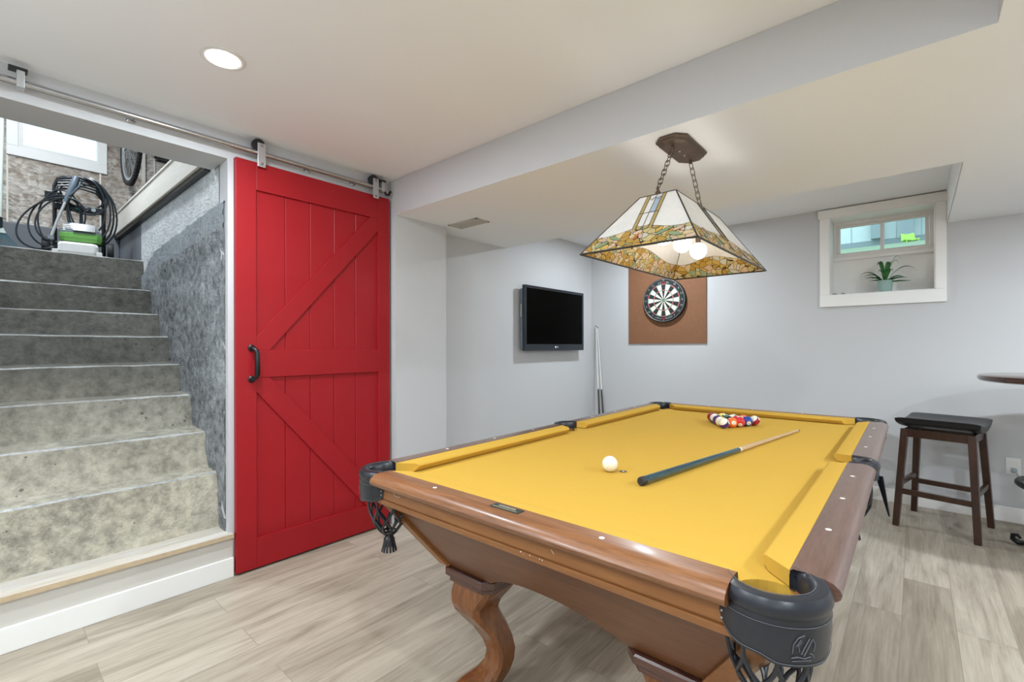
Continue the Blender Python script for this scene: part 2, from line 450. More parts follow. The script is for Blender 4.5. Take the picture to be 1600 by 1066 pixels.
M['potglow'] = emit_mat('lit_diffuser', (1.0, 0.98, 0.95), 14)
M['screen'] = P('tv_screen', (0.001, 0.001, 0.001), 0.35, spec=0.03)
M['tvframe'] = P('tv_frame', (0.012, 0.020, 0.028), 0.25)
M['tvside'] = P('tv_side_grey', (0.16, 0.20, 0.24), 0.35)
M['white'] = P('white_plastic', (0.80, 0.80, 0.79), 0.35)
M['cork'] = P('brown_hardboard', (0.225, 0.098, 0.045), 0.75, noise=(40, 0.14))
M['dbl'] = P('dart_black', (0.012, 0.014, 0.014), 0.7)
M['dwh'] = P('dart_cream', (0.70, 0.68, 0.56), 0.75, noise=(90, 0.08))
M['dred'] = P('dart_red', (0.55, 0.055, 0.07), 0.7)
M['dgr'] = P('dart_green', (0.03, 0.26, 0.15), 0.7)
M['wire'] = P('dart_wire', (0.55, 0.56, 0.56), 0.35, 0.6)
M['cueblue'] = P('teal_black_cue_butt', (0.010, 0.050, 0.066), 0.15, coat=0.7, noise=(30, 0.5))
M['cuewood'] = wood('maple_cue_shaft', (0.42, 0.26, 0.13), (0.52, 0.34, 0.18), (0.60, 0.42, 0.24), 'x', 0.3)
M['cuegrey'] = P('grey_cue_shaft', (0.70, 0.69, 0.66), 0.35)
M['cuedark'] = P('dark_cue_butt', (0.06, 0.055, 0.05), 0.3)
M['seat'] = P('black_seat_leather', (0.009, 0.009, 0.010), 0.34, spec=0.4, bump=(90, 0.12, 0.001))
M['stool'] = wood('espresso_stool_wood', (0.016, 0.006, 0.003), (0.036, 0.013, 0.005), (0.070, 0.026, 0.010), 'z', 0.32, 1.2, 0.2)
M['bartop'] = wood('dark_cherry_bar_top', (0.035, 0.012, 0.008), (0.065, 0.024, 0.016), (0.10, 0.04, 0.028), 'x', 0.15, 1.0, 0.6)
M['potgreen'] = P('sage_ceramic', (0.30, 0.44, 0.40), 0.45)
M['leaf'] = P('plant_leaf', (0.035, 0.16, 0.035), 0.4, noise=(30, 0.5))
M['leafl'] = P('pale_leaf_edge', (0.24, 0.36, 0.22), 0.45)
M['soil'] = P('potting_soil', (0.03, 0.02, 0.015), 0.9)
M['glass'] = glass_mat('window_glass', (0.86, 0.96, 0.97))
M['pwgrey'] = P('washer_grey', (0.24, 0.27, 0.30), 0.4)
M['pwgreen'] = P('washer_green', (0.16, 0.42, 0.09), 0.4)
M['teal'] = P('teal_dial', (0.02, 0.30, 0.25), 0.4)
M['hose'] = P('black_hose', (0.022, 0.030, 0.038), 0.35)
M['gun'] = P('gun_blue_grey', (0.12, 0.15, 0.19), 0.4)
M['rakeblue'] = P('rake_teal_steel', (0.10, 0.19, 0.22), 0.4, 0.3)
M['rakegreen'] = P('pale_pole_paint', (0.62, 0.70, 0.64), 0.4)
M['siding'] = P('pale_siding', (0.78, 0.84, 0.84), 0.6)
M['grass'] = P('lawn', (0.30, 0.38, 0.24), 0.9, noise=(20, 0.4))
M['greypost'] = P('weathered_grey_wood', (0.34, 0.39, 0.41), 0.7)
M['lime'] = P('lime_plastic', (0.45, 0.75, 0.12), 0.4)
M['chalk'] = P('spot_black', (0.02, 0.02, 0.02), 0.6)
M['register'] = P('ceiling_vent_paint', (0.50, 0.48, 0.43), 0.6)

# ================================================================== setting
XW, YB = -2.765, 4.685          # face of the door wall, face of the back wall
XR, YR = 3.2, -3.0              # right and rear walls (behind the camera)
XTV, XCOL, YCOL = -2.845, -2.685, 2.33
Y_BEAM, Y_SOF, X_SOFR = 1.875, 3.185, 0.175
OP_Y0, OP_Y1, OP_Z = -0.35, 0.875, 2.225   # stair opening

S(MB().box(-3.0, XR + .1, YR - .1, YB + .1, -0.08, 0), 'floor', M['floor'])
# main ceiling, one slab with the recess over the back strip
S(MB().box(-3.05, XR + .1, YR - .1, YB + .2, Z_CEIL, Z_CEIL + 0.12), 'ceiling', M['ceil'])
# beam face (grey), soffit undersides (cream)
mb = MB()
mb.mat(0).box(-3.0, X_SOFR, Y_BEAM, Y_SOF, Z_SOF, Z_CEIL - .001)
mb.box(X_SOFR, XR, YR, YB, Z_SOF, Z_CEIL - .001)
o = S(mb, 'ceiling_soffit', [M['wall'], M['ceil']])
for p in o.data.polygons:
    n = p.normal
    if abs(n.z) > 0.5 or n.y > 0.5 or (n.x < -.5 and p.center.y > 2.5): p.material_index = 1
# the long right box has one face for its left side: split by material with a separate strip
S(MB().box(X_SOFR - .002, X_SOFR + .002, Y_SOF, YB, Z_SOF, Z_CEIL - .002), 'ceiling_soffit_side', M['ceil'])

# door wall (with stair opening)
mb = MB()
mb.box(XW - .12, XW, YR, OP_Y0, 0, Z_CEIL)
mb.box(XW - .12, XW, OP_Y1, Y_BEAM + .1, 0, Z_CEIL)
mb.box(XW - .25, XW, OP_Y0, OP_Y1, OP_Z, Z_CEIL)
S(mb, 'wall_left', M['wall'])
# pillar right of the door and the recessed wall with the television
S(MB().box(XW - .25, XCOL, Y_BEAM, YCOL, 0, Z_SOF - .001), 'wall_pillar', M['wall'])
S(MB().box(XTV - .12, XTV, YCOL, YB + .1, 0, Z_CEIL), 'wall_television', M['wall'])
# back wall with the window recess
WX0, WX1, WZ0, WZ1 = -0.545, 0.11, 1.642, 2.285
mb = MB()
mb.box(-3.0, WX0, YB, YB + .26, 0, Z_CEIL); mb.box(WX1, XR, YB, YB + .26, 0, Z_CEIL)
mb.box(WX0, WX1, YB, YB + .26, 0, WZ0); mb.box(WX0, WX1, YB, YB + .26, WZ1, Z_CEIL)
S(mb, 'wall_back', M['wall'])
S(MB().box(XR, XR + .1, YR, YB + .2, 0, Z_CEIL), 'wall_right', M['wall'])
S(MB().box(-3.0, XR, YR - .1, YR, 0, Z_CEIL), 'wall_rear', M['wall'])
# baseboards
def bboard(name, *boxes):
    mb = MB()
    for b_ in boxes: mb.box(*b_)
    S(mb, name, M['trim'], bevel=.003)
bboard('baseboard_back', (XTV, XR, YB - .015, YB, 0, .102))
bboard('baseboard_left', (XCOL, XCOL + .015, Y_BEAM - .0, YCOL + .015, 0, .102), (XTV, XTV + .015, YCOL, YB - .015, 0, .102), (XTV, XCOL + .015, YCOL, YCOL + .015, 0, .102))
bboard('baseboard_right', (XR - .015, XR, YR, YB - .015, 0, .102))
bboard('baseboard_door_wall', (XW, XW + .003, YR, OP_Y0 - .05, 0, .102))

# ------------------------------------------------------------------ stairwell
# steps: riser foot x, tread z, slight irregularity
R_X = [-2.905, -3.10, -3.37, -3.64, -3.88, -4.14, -4.39, -4.68]
R_Z = [0.525, 0.728, 0.925, 1.11, 1.295, 1.465, 1.655, 1.922]
SY0, SY1 = OP_Y0, 0.90
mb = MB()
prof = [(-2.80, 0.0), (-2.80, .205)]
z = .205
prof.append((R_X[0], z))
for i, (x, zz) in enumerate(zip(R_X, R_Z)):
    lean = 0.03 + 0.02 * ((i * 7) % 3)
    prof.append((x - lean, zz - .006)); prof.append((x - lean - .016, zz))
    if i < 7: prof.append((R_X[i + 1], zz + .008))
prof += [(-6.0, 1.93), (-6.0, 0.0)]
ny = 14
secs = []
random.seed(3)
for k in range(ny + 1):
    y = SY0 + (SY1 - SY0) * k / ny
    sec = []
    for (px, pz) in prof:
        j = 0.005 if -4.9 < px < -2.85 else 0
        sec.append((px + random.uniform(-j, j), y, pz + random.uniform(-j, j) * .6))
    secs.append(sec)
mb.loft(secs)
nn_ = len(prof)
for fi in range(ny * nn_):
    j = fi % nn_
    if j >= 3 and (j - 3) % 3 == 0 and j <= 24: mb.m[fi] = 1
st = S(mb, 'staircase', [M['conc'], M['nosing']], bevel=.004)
tag(st, 'rough concrete staircase rising behind the open sliding door')
mb = MB().box(XW - .19, XW + .028, OP_Y0, 0.893, .205, .229)
o = mb.build('plywood_tread', M['ply'], st, bevel=.002); tag(o, 'scuffed plywood tread on the lowest step')
MB().box(XW + .0281, XW + .0292, OP_Y0, 0.893, .206, .228).build('plywood_edge', M['plyedge'], o)
MB().box(XW - .03, XW + .014, OP_Y0 - .4, 0.893, 0, .204).build('lowest_riser_panel', M['riser'], st)
bboard('baseboard_stair', (XW + .014, XW + .028, OP_Y0 - .4, 0.893, 0, .102))

# concrete wall on the right of the stairs with an uneven top edge
topx = [(-2.77, 2.005), (-2.95, 2.00), (-3.2, 1.985), (-3.45, 1.975), (-3.7, 1.965), (-3.95, 1.95), (-4.15, 1.94), (-4.3, 1.925), (-4.4, 1.90), (-4.5, 1.86), (-4.62, 1.80), (-4.75, 1.76)]
mb = MB()
poly = [(-4.75, 0.0), (-2.77, 0.0)] + topx
# subdivided sheet for real roughness
random.seed(5)
cols = []
NX, NZ = 60, 60
for i in range(NX + 1):
    x = -2.80 - (1.95) * i / NX
    # interpolate top
    zt = 1.76
    for (xa, za), (xb, zb) in zip(topx[:-1], topx[1:]):
        if xb <= x <= xa: zt = za + (zb - za) * (xa - x) / (xa - xb)
    zt += random.uniform(-.006, .006)
    col_ = []
    for j in range(NZ + 1):
        zz = zt * j / NZ
        band = 0.008 if zz > zt - .20 else 0.0
        dy = random.uniform(-.004, .004) - band
        col_.append((x, 0.872 + dy, zz))
    col_.append((x, 0.93, zt))
    cols.append(col_)
mb.loft(cols, closed=False, caps=False)
nj = NZ + 1
for fi in range(len(mb.f)): mb.m[fi] = 1 if (fi % nj) >= NZ - 4 else 0
S(mb, 'wall_stair_right', [M['concw'], M['concb']], smooth=True)
mb = MB().box(-6.0, -2.80, .93, 1.05, 0, 1.93); mb.box(-2.905, -2.80, .876, .96, 1.95, OP_Z + .1)
S(mb, 'wall_stair_core', M['concd'])
S(MB().box(-4.80, -2.905, .884, .93, 1.74, 2.34), 'wall_osb_lower', M['osblit'])
mb = MB().box(-5.72, -4.80, .885, .93, 1.70, 2.30)
S(mb, 'wall_landing_side', M['concd'])
# pale guard board along the edge of the upper floor, black strip stands in for the shaded gap beneath it
g = S(MB().box(-5.72, -3.125, .835, .875, 2.262, 2.432), 'trim_1', M['lumber'], bevel=.004)
MB().box(-5.72, -3.125, .828, .885, 2.432, 2.446).build('cap_strip', M['lumber'], g)
S(MB().box(-5.72, -3.07, .85, .89, 2.235, 2.262), 'gap_shade', M['blackmetal'])
# upper level floor to the right of the stairs and above the room
mb = MB().box(-6.0, -2.9, .935, 3.2, 2.16, 2.24)
S(mb, 'floor_upper', M['concd'])
# left wall of the stairs (outside the frame), upper walls and roof; wide door opening on the left lets the daylight in
S(MB().box(-6.1, XW - .12, OP_Y0 - .12, OP_Y0, 0, 2.1), 'wall_stair_left', M['concw'])
W2 = (0.235, 0.80, 2.985, 3.60)   # stairwell window y0,y1,z0,z1
xb = -5.95
mb = MB()
mb.box(xb - .12, xb, -2.6, W2[0], 1.9, 3.9); mb.box(xb - .12, xb, W2[1], 3.2, 1.9, 3.9)
mb.box(xb - .12, xb, W2[0], W2[1], 1.9, W2[2]); mb.box(xb - .12, xb, W2[0], W2[1], W2[3], 3.9)
S(mb, 'wall_stairwell_back', M['osb'])
S(MB().box(-5.95, -5.68, OP_Y0, .885, 1.9, 2.265), 'trim_3', M['concd'], bevel=.01)
mb = MB().box(-6.1, -2.97, 3.2, 3.3, 2.1, 3.9); mb.box(-2.9, -2.8, -2.6, 3.2, Z_CEIL + .12, 3.9)
S(mb, 'wall_upper', M['osblit'])
S(MB().box(-6.1, -2.6, -2.6, 3.3, 3.9, 4.0), 'ceiling_upper', M['trim'])
S(MB().box(-6.1, -2.9, -2.7, OP_Y0 - .12, 2.0, 2.1), 'floor_garage', M['concd'])
# pale strips stand in for light showing through the OSB sheet joints
S(MB().box(xb, xb + .008, .775, .787, 2.265, 3.0), 'joint_light_1', M['lumber'])
S(MB().box(xb, xb + .008, .165, .177, 2.265, 3.9), 'joint_light_2', M['lumber'])
S(MB().box(xb, xb + .03, 1.10, 1.125, 2.24, 3.9), 'joint_light_3', M['lumber'])
S(MB().box(xb, xb + .012, 1.20, 1.21, 2.24, 3.9), 'joint_light_4', M['lumber'])

# stairwell window
w2 = empty('window_2', (xb, .52, W2[2]), kind='structure', label='white framed window high on the OSB wall of the stairwell')
y0, y1, z0, z1 = W2
def ring(mb, x0, x1, ya, yb, za, zb, wy, wz):
    mb.box(x0, x1, ya, yb, za, za + wz); mb.box(x0, x1, ya, yb, zb - wz, zb)
    mb.box(x0, x1, ya, ya + wy, za + wz, zb - wz); mb.box(x0, x1, yb - wy, yb, za + wz, zb - wz)
mb = MB(); ring(mb, xb, xb + .02, y0 - .07, y1 + .03, z0 - .085, z1 + .08, .072, .085); mb.build('window_casing', M['trim'], w2, bevel=.003)
mb = MB(); ring(mb, xb - .10, xb - .02, y0, y1, z0, z1, .035, .035); f = mb.build('window_frame', M['white'], w2)
MB().box(xb - .07, xb - .064, y0 + .035, y1 - .035, z0 + .035, z1 - .035).build('pane', M['glass'], f)

# back wall window
w1 = empty('window_1', (-.22, YB, 1.6), kind='structure', label='small white sliding window above a deep sill on the grey back wall')
cx0, cx1, cz0, cz1 = -0.612, 0.172, 1.545, 2.355
mb = MB()
mb.box(cx0, WX0, YB - .02, YB, WZ0 - .0, WZ1); mb.box(WX1, cx1, YB - .02, YB, WZ0, WZ1)
mb.box(cx0, cx1, YB - .02, YB, cz0, WZ0)
mb.box(cx0 - .012, cx1 + .004, YB - .026, YB, WZ1, cz1)
mb.build('window_casing', M['trim'], w1, bevel=.003)
mb = MB()   # recess lining
yb2 = YB + .235
mb.box(WX0 + .0005, WX0 + .004, YB - .019, yb2, WZ0, WZ1 - .0005); mb.box(WX1 - .004, WX1 - .0005, YB - .019, yb2, WZ0, WZ1 - .0005)
mb.box(WX0 + .0005, WX1 - .0005, YB - .019, yb2, WZ0 + .0005, WZ0 + .004); mb.box(WX0 + .0005, WX1 - .0005, YB - .019, yb2, WZ1 - .004, WZ1 - .0005)
mb.box(WX0, WX1, yb2, yb2 + .02, WZ0, 1.965)
mb.build('window_recess', M['trim'], w1)
MB().box(WX0, WX1, yb2 - .03, yb2, 1.955, 1.982).build('window_sill', M['trim'], w1, bevel=.003)
def ringxz(mb, y0, y1, xa, xb_, za, zb, wx, wz):
    mb.box(xa, xb_, y0, y1, za, za + wz); mb.box(xa, xb_, y0, y1, zb - wz, zb)
    mb.box(xa, xa + wx, y0, y1, za + wz, zb - wz); mb.box(xb_ - wx, xb_, y0, y1, za + wz, zb - wz)
mb = MB(); ringxz(mb, yb2 - .02, yb2 + .05, WX0, WX1, 1.982, WZ1, .028, .030)
mb.build('window_frame', M['wintrim'], w1, bevel=.002)
for (xa, xc, yy) in ((WX0 + .026, -.196, yb2 + .012), (-.222, WX1 - .03, yb2 - .006)):
    mb = MB(); ringxz(mb, yy, yy + .025, xa, xc, 2.0, 2.262, .024, .022)
    sa = mb.build('sash', M['wintrim'], w1, bevel=.002)
    MB().box(xa + .02, xc - .02, yy + .010, yy + .014, 2.018, 2.246).build('pane', M['glass'], sa)

# ------------------------------------------------------------------ outside the back window
mb = MB().prism_x([(YB + .27, 1.85), (YB + .27, 1.93), (16, 3.94), (30, 3.94), (30, 1.85)], -12, 14)
S(mb, 'ground_outside', M['grass'])
HY_ = 18.0
h = empty('neighbour_house', (0, HY_, 3.94), label='pale sided house seen through the back window glass', cat='house')
mb = MB()
for k in range(26): mb.box(-7 + k * .55, -6.49 + k * .55, HY_, HY_ + .1, 4.44, 8.5)
mb.box(-7, 7.3, HY_ + .05, HY_ + .12, 4.44, 8.5)
mb.build('siding_wall', M['siding'], h)
MB().box(-7, 7.3, HY_ - .04, HY_ + .1, 3.94, 4.44).build('foundation', M['greypost'], h)
for x in (-3.05, -1.02, -.35, .42): MB().box(x, x + .30, HY_ - .35, HY_ - .1, 4.44, 8).build('porch_post', M['greypost'], h)
MB().bar((-.05, HY_ - .5, 5.35), (1.2, HY_ - .5, 4.35), .06, .2).build('porch_stair_stringer', M['greypost'], h)
ch = empty('patio_chair', (-.10, 16.6, 3.94), .3, label='lime green plastic chair outside the back window', cat='chair')
secs = []
for i in range(9):
    t = i / 8; wv = .16 - .03 * max(0, t - .5)
    yy = -.14 + .28 * min(1, t * 2); zz = .12 if t <= .5 else .12 + (t - .5) * .44
    if t > .5: yy = .14 + (t - .5) * .2
    secs.append([(-wv, yy, zz + .02), (0, yy, zz - .01), (wv, yy, zz + .02), (wv, yy + .03, zz + .05), (0, yy + .03, zz + .02), (-wv, yy + .03, zz + .05)])
MB().loft(secs).build('seat_shell', M['lime'], ch, local=True, smooth=True)
for sx in (-1, 1):
    for sy in (-1, 1):
        MB().tube([(sx * .12, sy * .12, .13), (sx * .15, sy * .15, 0)], .012).build('leg', M['lime'], ch, local=True)

# ================================================================== red sliding door
DX0, DX1 = -2.756, -2.722
DY0, DY1, DZ0, DZ1 = 0.900, 1.853, 0.012, 2.232
door = empty('door_1', (DX1, (DY0 + DY1) / 2, 0), kind='structure', label='red sliding barn door with diagonal braces and black pull handle')
LY, RY = 1.002, 1.764          # inner edges of stiles
TZ, M1, M0, BZ = 2.080, 1.203, 1.052, 0.175
mb = MB()
yy = [LY - .02, 1.162, 1.307, 1.458, 1.605, RY + .02]
for a, b_ in zip(yy[:-1], yy[1:]):
    poly = [(a + .0005, DX0 + .010), (b_ - .0005, DX0 + .010), (b_ - .0005, DX1 - .018), (b_ - .0045, DX1 - .014), (a + .0045, DX1 - .014), (a + .0005, DX1 - .018)]
    n = len(poly)
    mb.add([(x, y, BZ - .02) for y, x in poly] + [(x, y, TZ + .02) for y, x in poly],
           [tuple(range(n)), tuple(reversed(range(n, 2 * n)))] + [(i, (i + 1) % n, n + (i + 1) % n, n + i) for i in range(n)])
mb.build('boarded_panel', M['red'], door)
for a, b_ in ((DY0, LY), (RY, DY1)): MB().box(DX0, DX1, a, b_, DZ0, DZ1).build('stile', M['red'], door, bevel=.002)
for a, b_ in ((TZ, DZ1), (M0, M1), (DZ0, BZ)): MB().box(DX0, DX1, LY + .0004, RY - .0004, a, b_).build('cross_rail', M['red'], door, bevel=.002)
for poly in ([(LY, 1.275), (LY, M1), (1.072, M1), (RY, 1.995), (RY, TZ), (1.705, TZ)],
             [(LY, .975), (LY, M0), (1.07, M0), (RY, .262), (RY, BZ), (1.675, BZ)]):
    MB().prism_x(poly, DX0 + .012, DX1 - .003).build('brace', M['red'], door, bevel=.0015)
# handle
hd = MB()
hx = DX1
for zc in (1.215, 1.045):
    hd.lathe([(.001, 0), (.019, 0), (.019, .004), (.012, .010), (.009, .030), (.001, .030)], (hx, .975, zc), 14, 'x')
hd.tube([(hx + .022, .975, 1.215), (hx + .034, .985, 1.205), (hx + .042, .99, 1.19), (hx + .042, .99, 1.07), (hx + .034, .985, 1.055), (hx + .022, .975, 1.045)], [.009, .011, .013, .013, .011, .009], 12)
tag(hd.build('pull_handle', M['blackmetal'], door, smooth=True), 'black iron pull handle')
# hangers (straps with wheel running on the rail)
RX, RZ = -2.715, 2.283
for yc in (1.022, 1.735):
    hg = MB().box(RX + .012, RX + .017, yc - .021, yc + .021, 2.205, 2.335).build('hanger_strap', M['galv'], door, bevel=.002)
    MB().lathe([(.001, -.012), (.034, -.012), (.034, -.009), (.026, -.003), (.026, .003), (.034, .009), (.034, .0115), (.001, .0115)], (RX, yc - .012, RZ + .040), 24, 'x').build('roller_wheel', M['black'], hg, smooth=True)
    for zz in (2.222, 2.322): MB().lathe([(.001, 0), (.009, 0), (.007, .005), (.001, .006)], (RX + .017, yc, zz), 10, 'x').build('bolt', M['steel'], hg)

rail = empty('sliding_door_rail', (RX, .8, RZ), label='round stainless rail carrying the red sliding door', cat='rail')
MB().tube([(RX, YR + .6, RZ), (RX, 1.80, RZ)], .0135, 14).build('rail_tube', M['steel'], rail, smooth=True)
for yc in (-1.5, -.45, .47, 1.30, 1.60):
    MB().lathe([(.001, XW + .001 - RX), (.018, XW + .001 - RX), (.018, XW + .006 - RX), (.009, XW + .010 - RX), (.009, -.008), (.001, -.008)], (RX, yc, RZ), 14, 'x').build('standoff', M['steel'], rail, smooth=True)
for yc in (.115, 1.79):
    st_ = MB().box(RX - .02, RX + .02, yc - .012, yc + .012, RZ - .022, RZ + .045).build('end_stop', M['galv'], rail, bevel=.003)
    MB().box(RX - .022, RX + .022, yc - .035, yc + .02, RZ + .045, RZ + .056).build('stop_buffer', M['black'], st_, bevel=.003)
MB().tube([(RX + .01, 1.80, RZ - .01), (RX + .012, 1.815, RZ - .035), (RX + .012, 1.835, RZ - .03), (RX + .012, 1.85, RZ - .005)], .008, 8).build('catch_hook', M['blackmetal'], rail, smooth=True)

# ================================================================== pool table (local frame, origin on the floor under its centre)
T = empty('pool_table', (-0.806, 2.122, 0), math.radians(0.35), label='wooden pool table with yellow cloth and black leather pockets', cat='pool table')
HX, HY = 0.62, 1.20      # inner edge of the wood
OX, OY = 0.70, 1.28
CY_Z, ZT = 0.765, 0.80
CP = (0.598, 1.178); CR = 0.060      # corner pocket
SP = (0.632, 0.0); SR = 0.052
def L(mb, name, mats, parent=T, **k): return mb.build(name, mats, parent, local=True, **k)
# bed cloth with pocket mouths
poly = []
def arc(cx, cy, r, a0, a1, n=10): return [(cx + r * math.cos(math.radians(a0 + (a1 - a0) * i / n)), cy + r * math.sin(math.radians(a0 + (a1 - a0) * i / n))) for i in range(n + 1)]
bx, by = HX + .01, HY + .01
poly += arc(CP[0], CP[1], CR, -62, -208, 10)
poly += arc(-CP[0], CP[1], CR, 28, -118, 10)
poly += arc(-SP[0], 0, SR, 80, -80, 8)
poly += arc(-CP[0], -CP[1], CR, 118, -28, 10)
poly += arc(CP[0], -CP[1], CR, 208, 62, 10)
poly += arc(SP[0], 0, SR, 260, 100, 8)
bed = L(MB().prism(poly, CY_Z - .03, CY_Z), 'bed_cloth', M['cloth'])
tag(bed, 'yellow cloth bed')
sp = MB().lathe([(.004, 0), (.013, 0), (.013, .0008), (.004, .0008)], (0, -.585, CY_Z), 16)
s_ = L(sp, 'head_spot', M['chalk'], bed)
L(MB().lathe([(.0005, 0), (.004, 0), (.004, .0012), (.0005, .0012)], (0, -.585, CY_Z), 10), 'spot_centre', M['pearl'], s_)

rail_prof = [(0, .772), (0, .8005), (.040, .8015), (.055, .8000), (.068, .7955), (.077, .788), (.081, .780), (.079, .771), (.072, .765), (.060, .7625), (.0, .7625)]
cush_prof = [(0.001, .768), (0.001, .7995), (-.050, .7965), (-.0575, .7925), (-.060, .787), (-.056, .780), (-.046, .768)]
def seg(kind, sgn, a0, a1, k0, k1, prof, base, mat, name, parent, shave=0):
    mb = MB(); secs = []
    for end, k in ((a0, k0), (a1, k1)):
        sec = []
        for (d, z) in prof:
            e = end + (k * (-d) if d < 0 else 0)
            p = (sgn * (base + d), e, z) if kind == 'y' else (e, sgn * (base + d), z)
            sec.append(p)
        secs.append(sec)
    mb.loft(secs)
    return L(mb, name, mat, parent, smooth=True)
dd = .285
rails = {}
for sgn in (1, -1):
    for (a0, a1, lab) in ((-1.128, -.070, 'n'), (.070, 1.128, 'f')):
        r = seg('y', sgn, a0, a1, 0, 0, rail_prof, HX, M['woody'], 'rail', T)
        k0, k1 = (1.0, -.35) if lab == 'n' else (.35, -1.0)
        seg('y', sgn, a0, a1, k0, k1, cush_prof, HX, M['cloth'], 'cushion', T)
        for q in (1, 2, 3):
            yc = (q * dd) * (1 if lab == 'f' else -1)
            L(MB().lathe([(.0005, 0), (.0065, 0), (.0065, .0012), (.0005, .0012)], (sgn * (HX + .03), yc, .8008), 12), 'diamond_inlay', M['pearl'], r)
    r = seg('x', sgn, -.548, .548, 0, 0, rail_prof, HY, M['woodx'], 'rail', T)
    rails[sgn] = r
    seg('x', sgn, -.548, .548, 1.0, -1.0, cush_prof, HY, M['cloth'], 'cushion', T)
    for q in (-1, 0, 1):
        if q == 0 and sgn == -1: continue
        L(MB().lathe([(.0005, 0), (.0065, 0), (.0065, .0012), (.0005, .0012)], (q * .28, sgn * (HY + .03), .8008), 12), 'diamond_inlay', M['pearl'], r)
# name plate on the near end rail
pl = L(MB().box(-.048, .048, -(HY + .040), -(HY + .012), .8005, .8032), 'name_plate', M['plate'], rails[-1], bevel=.0006)
mb = MB(); random.seed(11)
x = -.028
while x < .028:      # worn upper line of raised script
    w = random.uniform(.002, .0045)
    mb.tube([(x, -(HY + .0265), .8035), (x + w * .4, -(HY + .018), .8036), (x + w, -(HY + .025), .8035)], .0007, 5)
    x += w + .0012
x = -.040
while x < .038:
    w = random.uniform(.001, .003)
    mb.box(x, x + w, -(HY + .0350), -(HY + .0325), .8030, .8037); x += w + .001
L(mb, 'worn_lettering', M['gold'], pl)

# aprons
def apron(kind, sgn, half, base, mat):
    pr = [(0, .7622), (0, .7175), (-.003, .7165), (-.003, .7145), (.0025, .7135), (.0035, .709), (.001, .697), (-.002, .695), (-.03, .695), (-.03, .7622)]
    mb = MB()
    secs = [[(sgn * (base + d), e, z) if kind == 'y' else (e, sgn * (base + d), z) for d, z in pr] for e in (-half, half)]
    mb.loft(secs); return L(mb, 'apron', mat)
ap_ = apron('x', -1, .585, 1.238, M['apron']); apron('x', 1, .585, 1.238, M['apron'])
apron('y', -1, 1.165, .658, M['aprony']); apron('y', 1, 1.165, .658, M['aprony'])
for pts_ in (((-.470, .752), (-.473, .744), (-.465, .739), (-.448, .739), (-.441, .743)), ((-.479, .754), (-.474, .746)), ((.150, .742), (.158, .733))):
    L(MB().tube([(x_, -1.2384, z_) for x_, z_ in pts_], .0006, 4), 'scratch_mark', M['pearl'], ap_)
random.seed(2)
for x_ in (.060, .068, .088, .118, .126):
    L(MB().sphere((x_, -1.2412, .7105 + random.uniform(-.002, .002)), random.uniform(.001, .002), 6, 4), 'chip_mark', M['pearl'], ap_)
# cabinet: inward sloping panels with arched lower edges
ZL = .455
TXh, TYh, BXh, BYh = .625, 1.20, .475, 1.035
def panel(kind, sgn):
    mb = MB(); n = 24; top_h = TXh if kind == 'x' else TYh; bot_h = BXh if kind == 'x' else BYh
    tb, bb = (TYh, BYh) if kind == 'x' else (TXh, BXh)
    leg_in = .24
    front, back = [], []
    for i in range(n + 1):
        s = -1 + 2 * i / n
        xbt = s * bot_h
        inner = bot_h - leg_in
        zb = ZL + (.065 * (1 - (abs(xbt) / inner) ** 2.2) if abs(xbt) < inner else 0)
        t = (zb - ZL) / (.70 - ZL)
        for lst, off in ((front, 0), (back, -.02)):
            hw = bot_h + (top_h - bot_h) * t; pb = bb + (tb - bb) * t + off
            lo = (s * hw, sgn * pb, zb); hi = (s * top_h, sgn * (tb + off), .70)
            if kind == 'y': lo = (lo[1], lo[0], lo[2]); hi = (hi[1], hi[0], hi[2])
            lst.append((lo, hi))
    for i in range(n):
        a, b_ = front[i], front[i + 1]; c, d = back[i], back[i + 1]
        mb.add([a[0], b_[0], b_[1], a[1], c[0], d[0], d[1], c[1]], [(0, 1, 2, 3), (7, 6, 5, 4), (0, 4, 5, 1), (3, 2, 6, 7)] + ([(0, 3, 7, 4)] if i == 0 else []) + ([(1, 5, 6, 2)] if i == n - 1 else []))
    return L(mb, 'cabinet_panel', M['body'])
for s in (-1, 1): panel('x', s); panel('y', s)
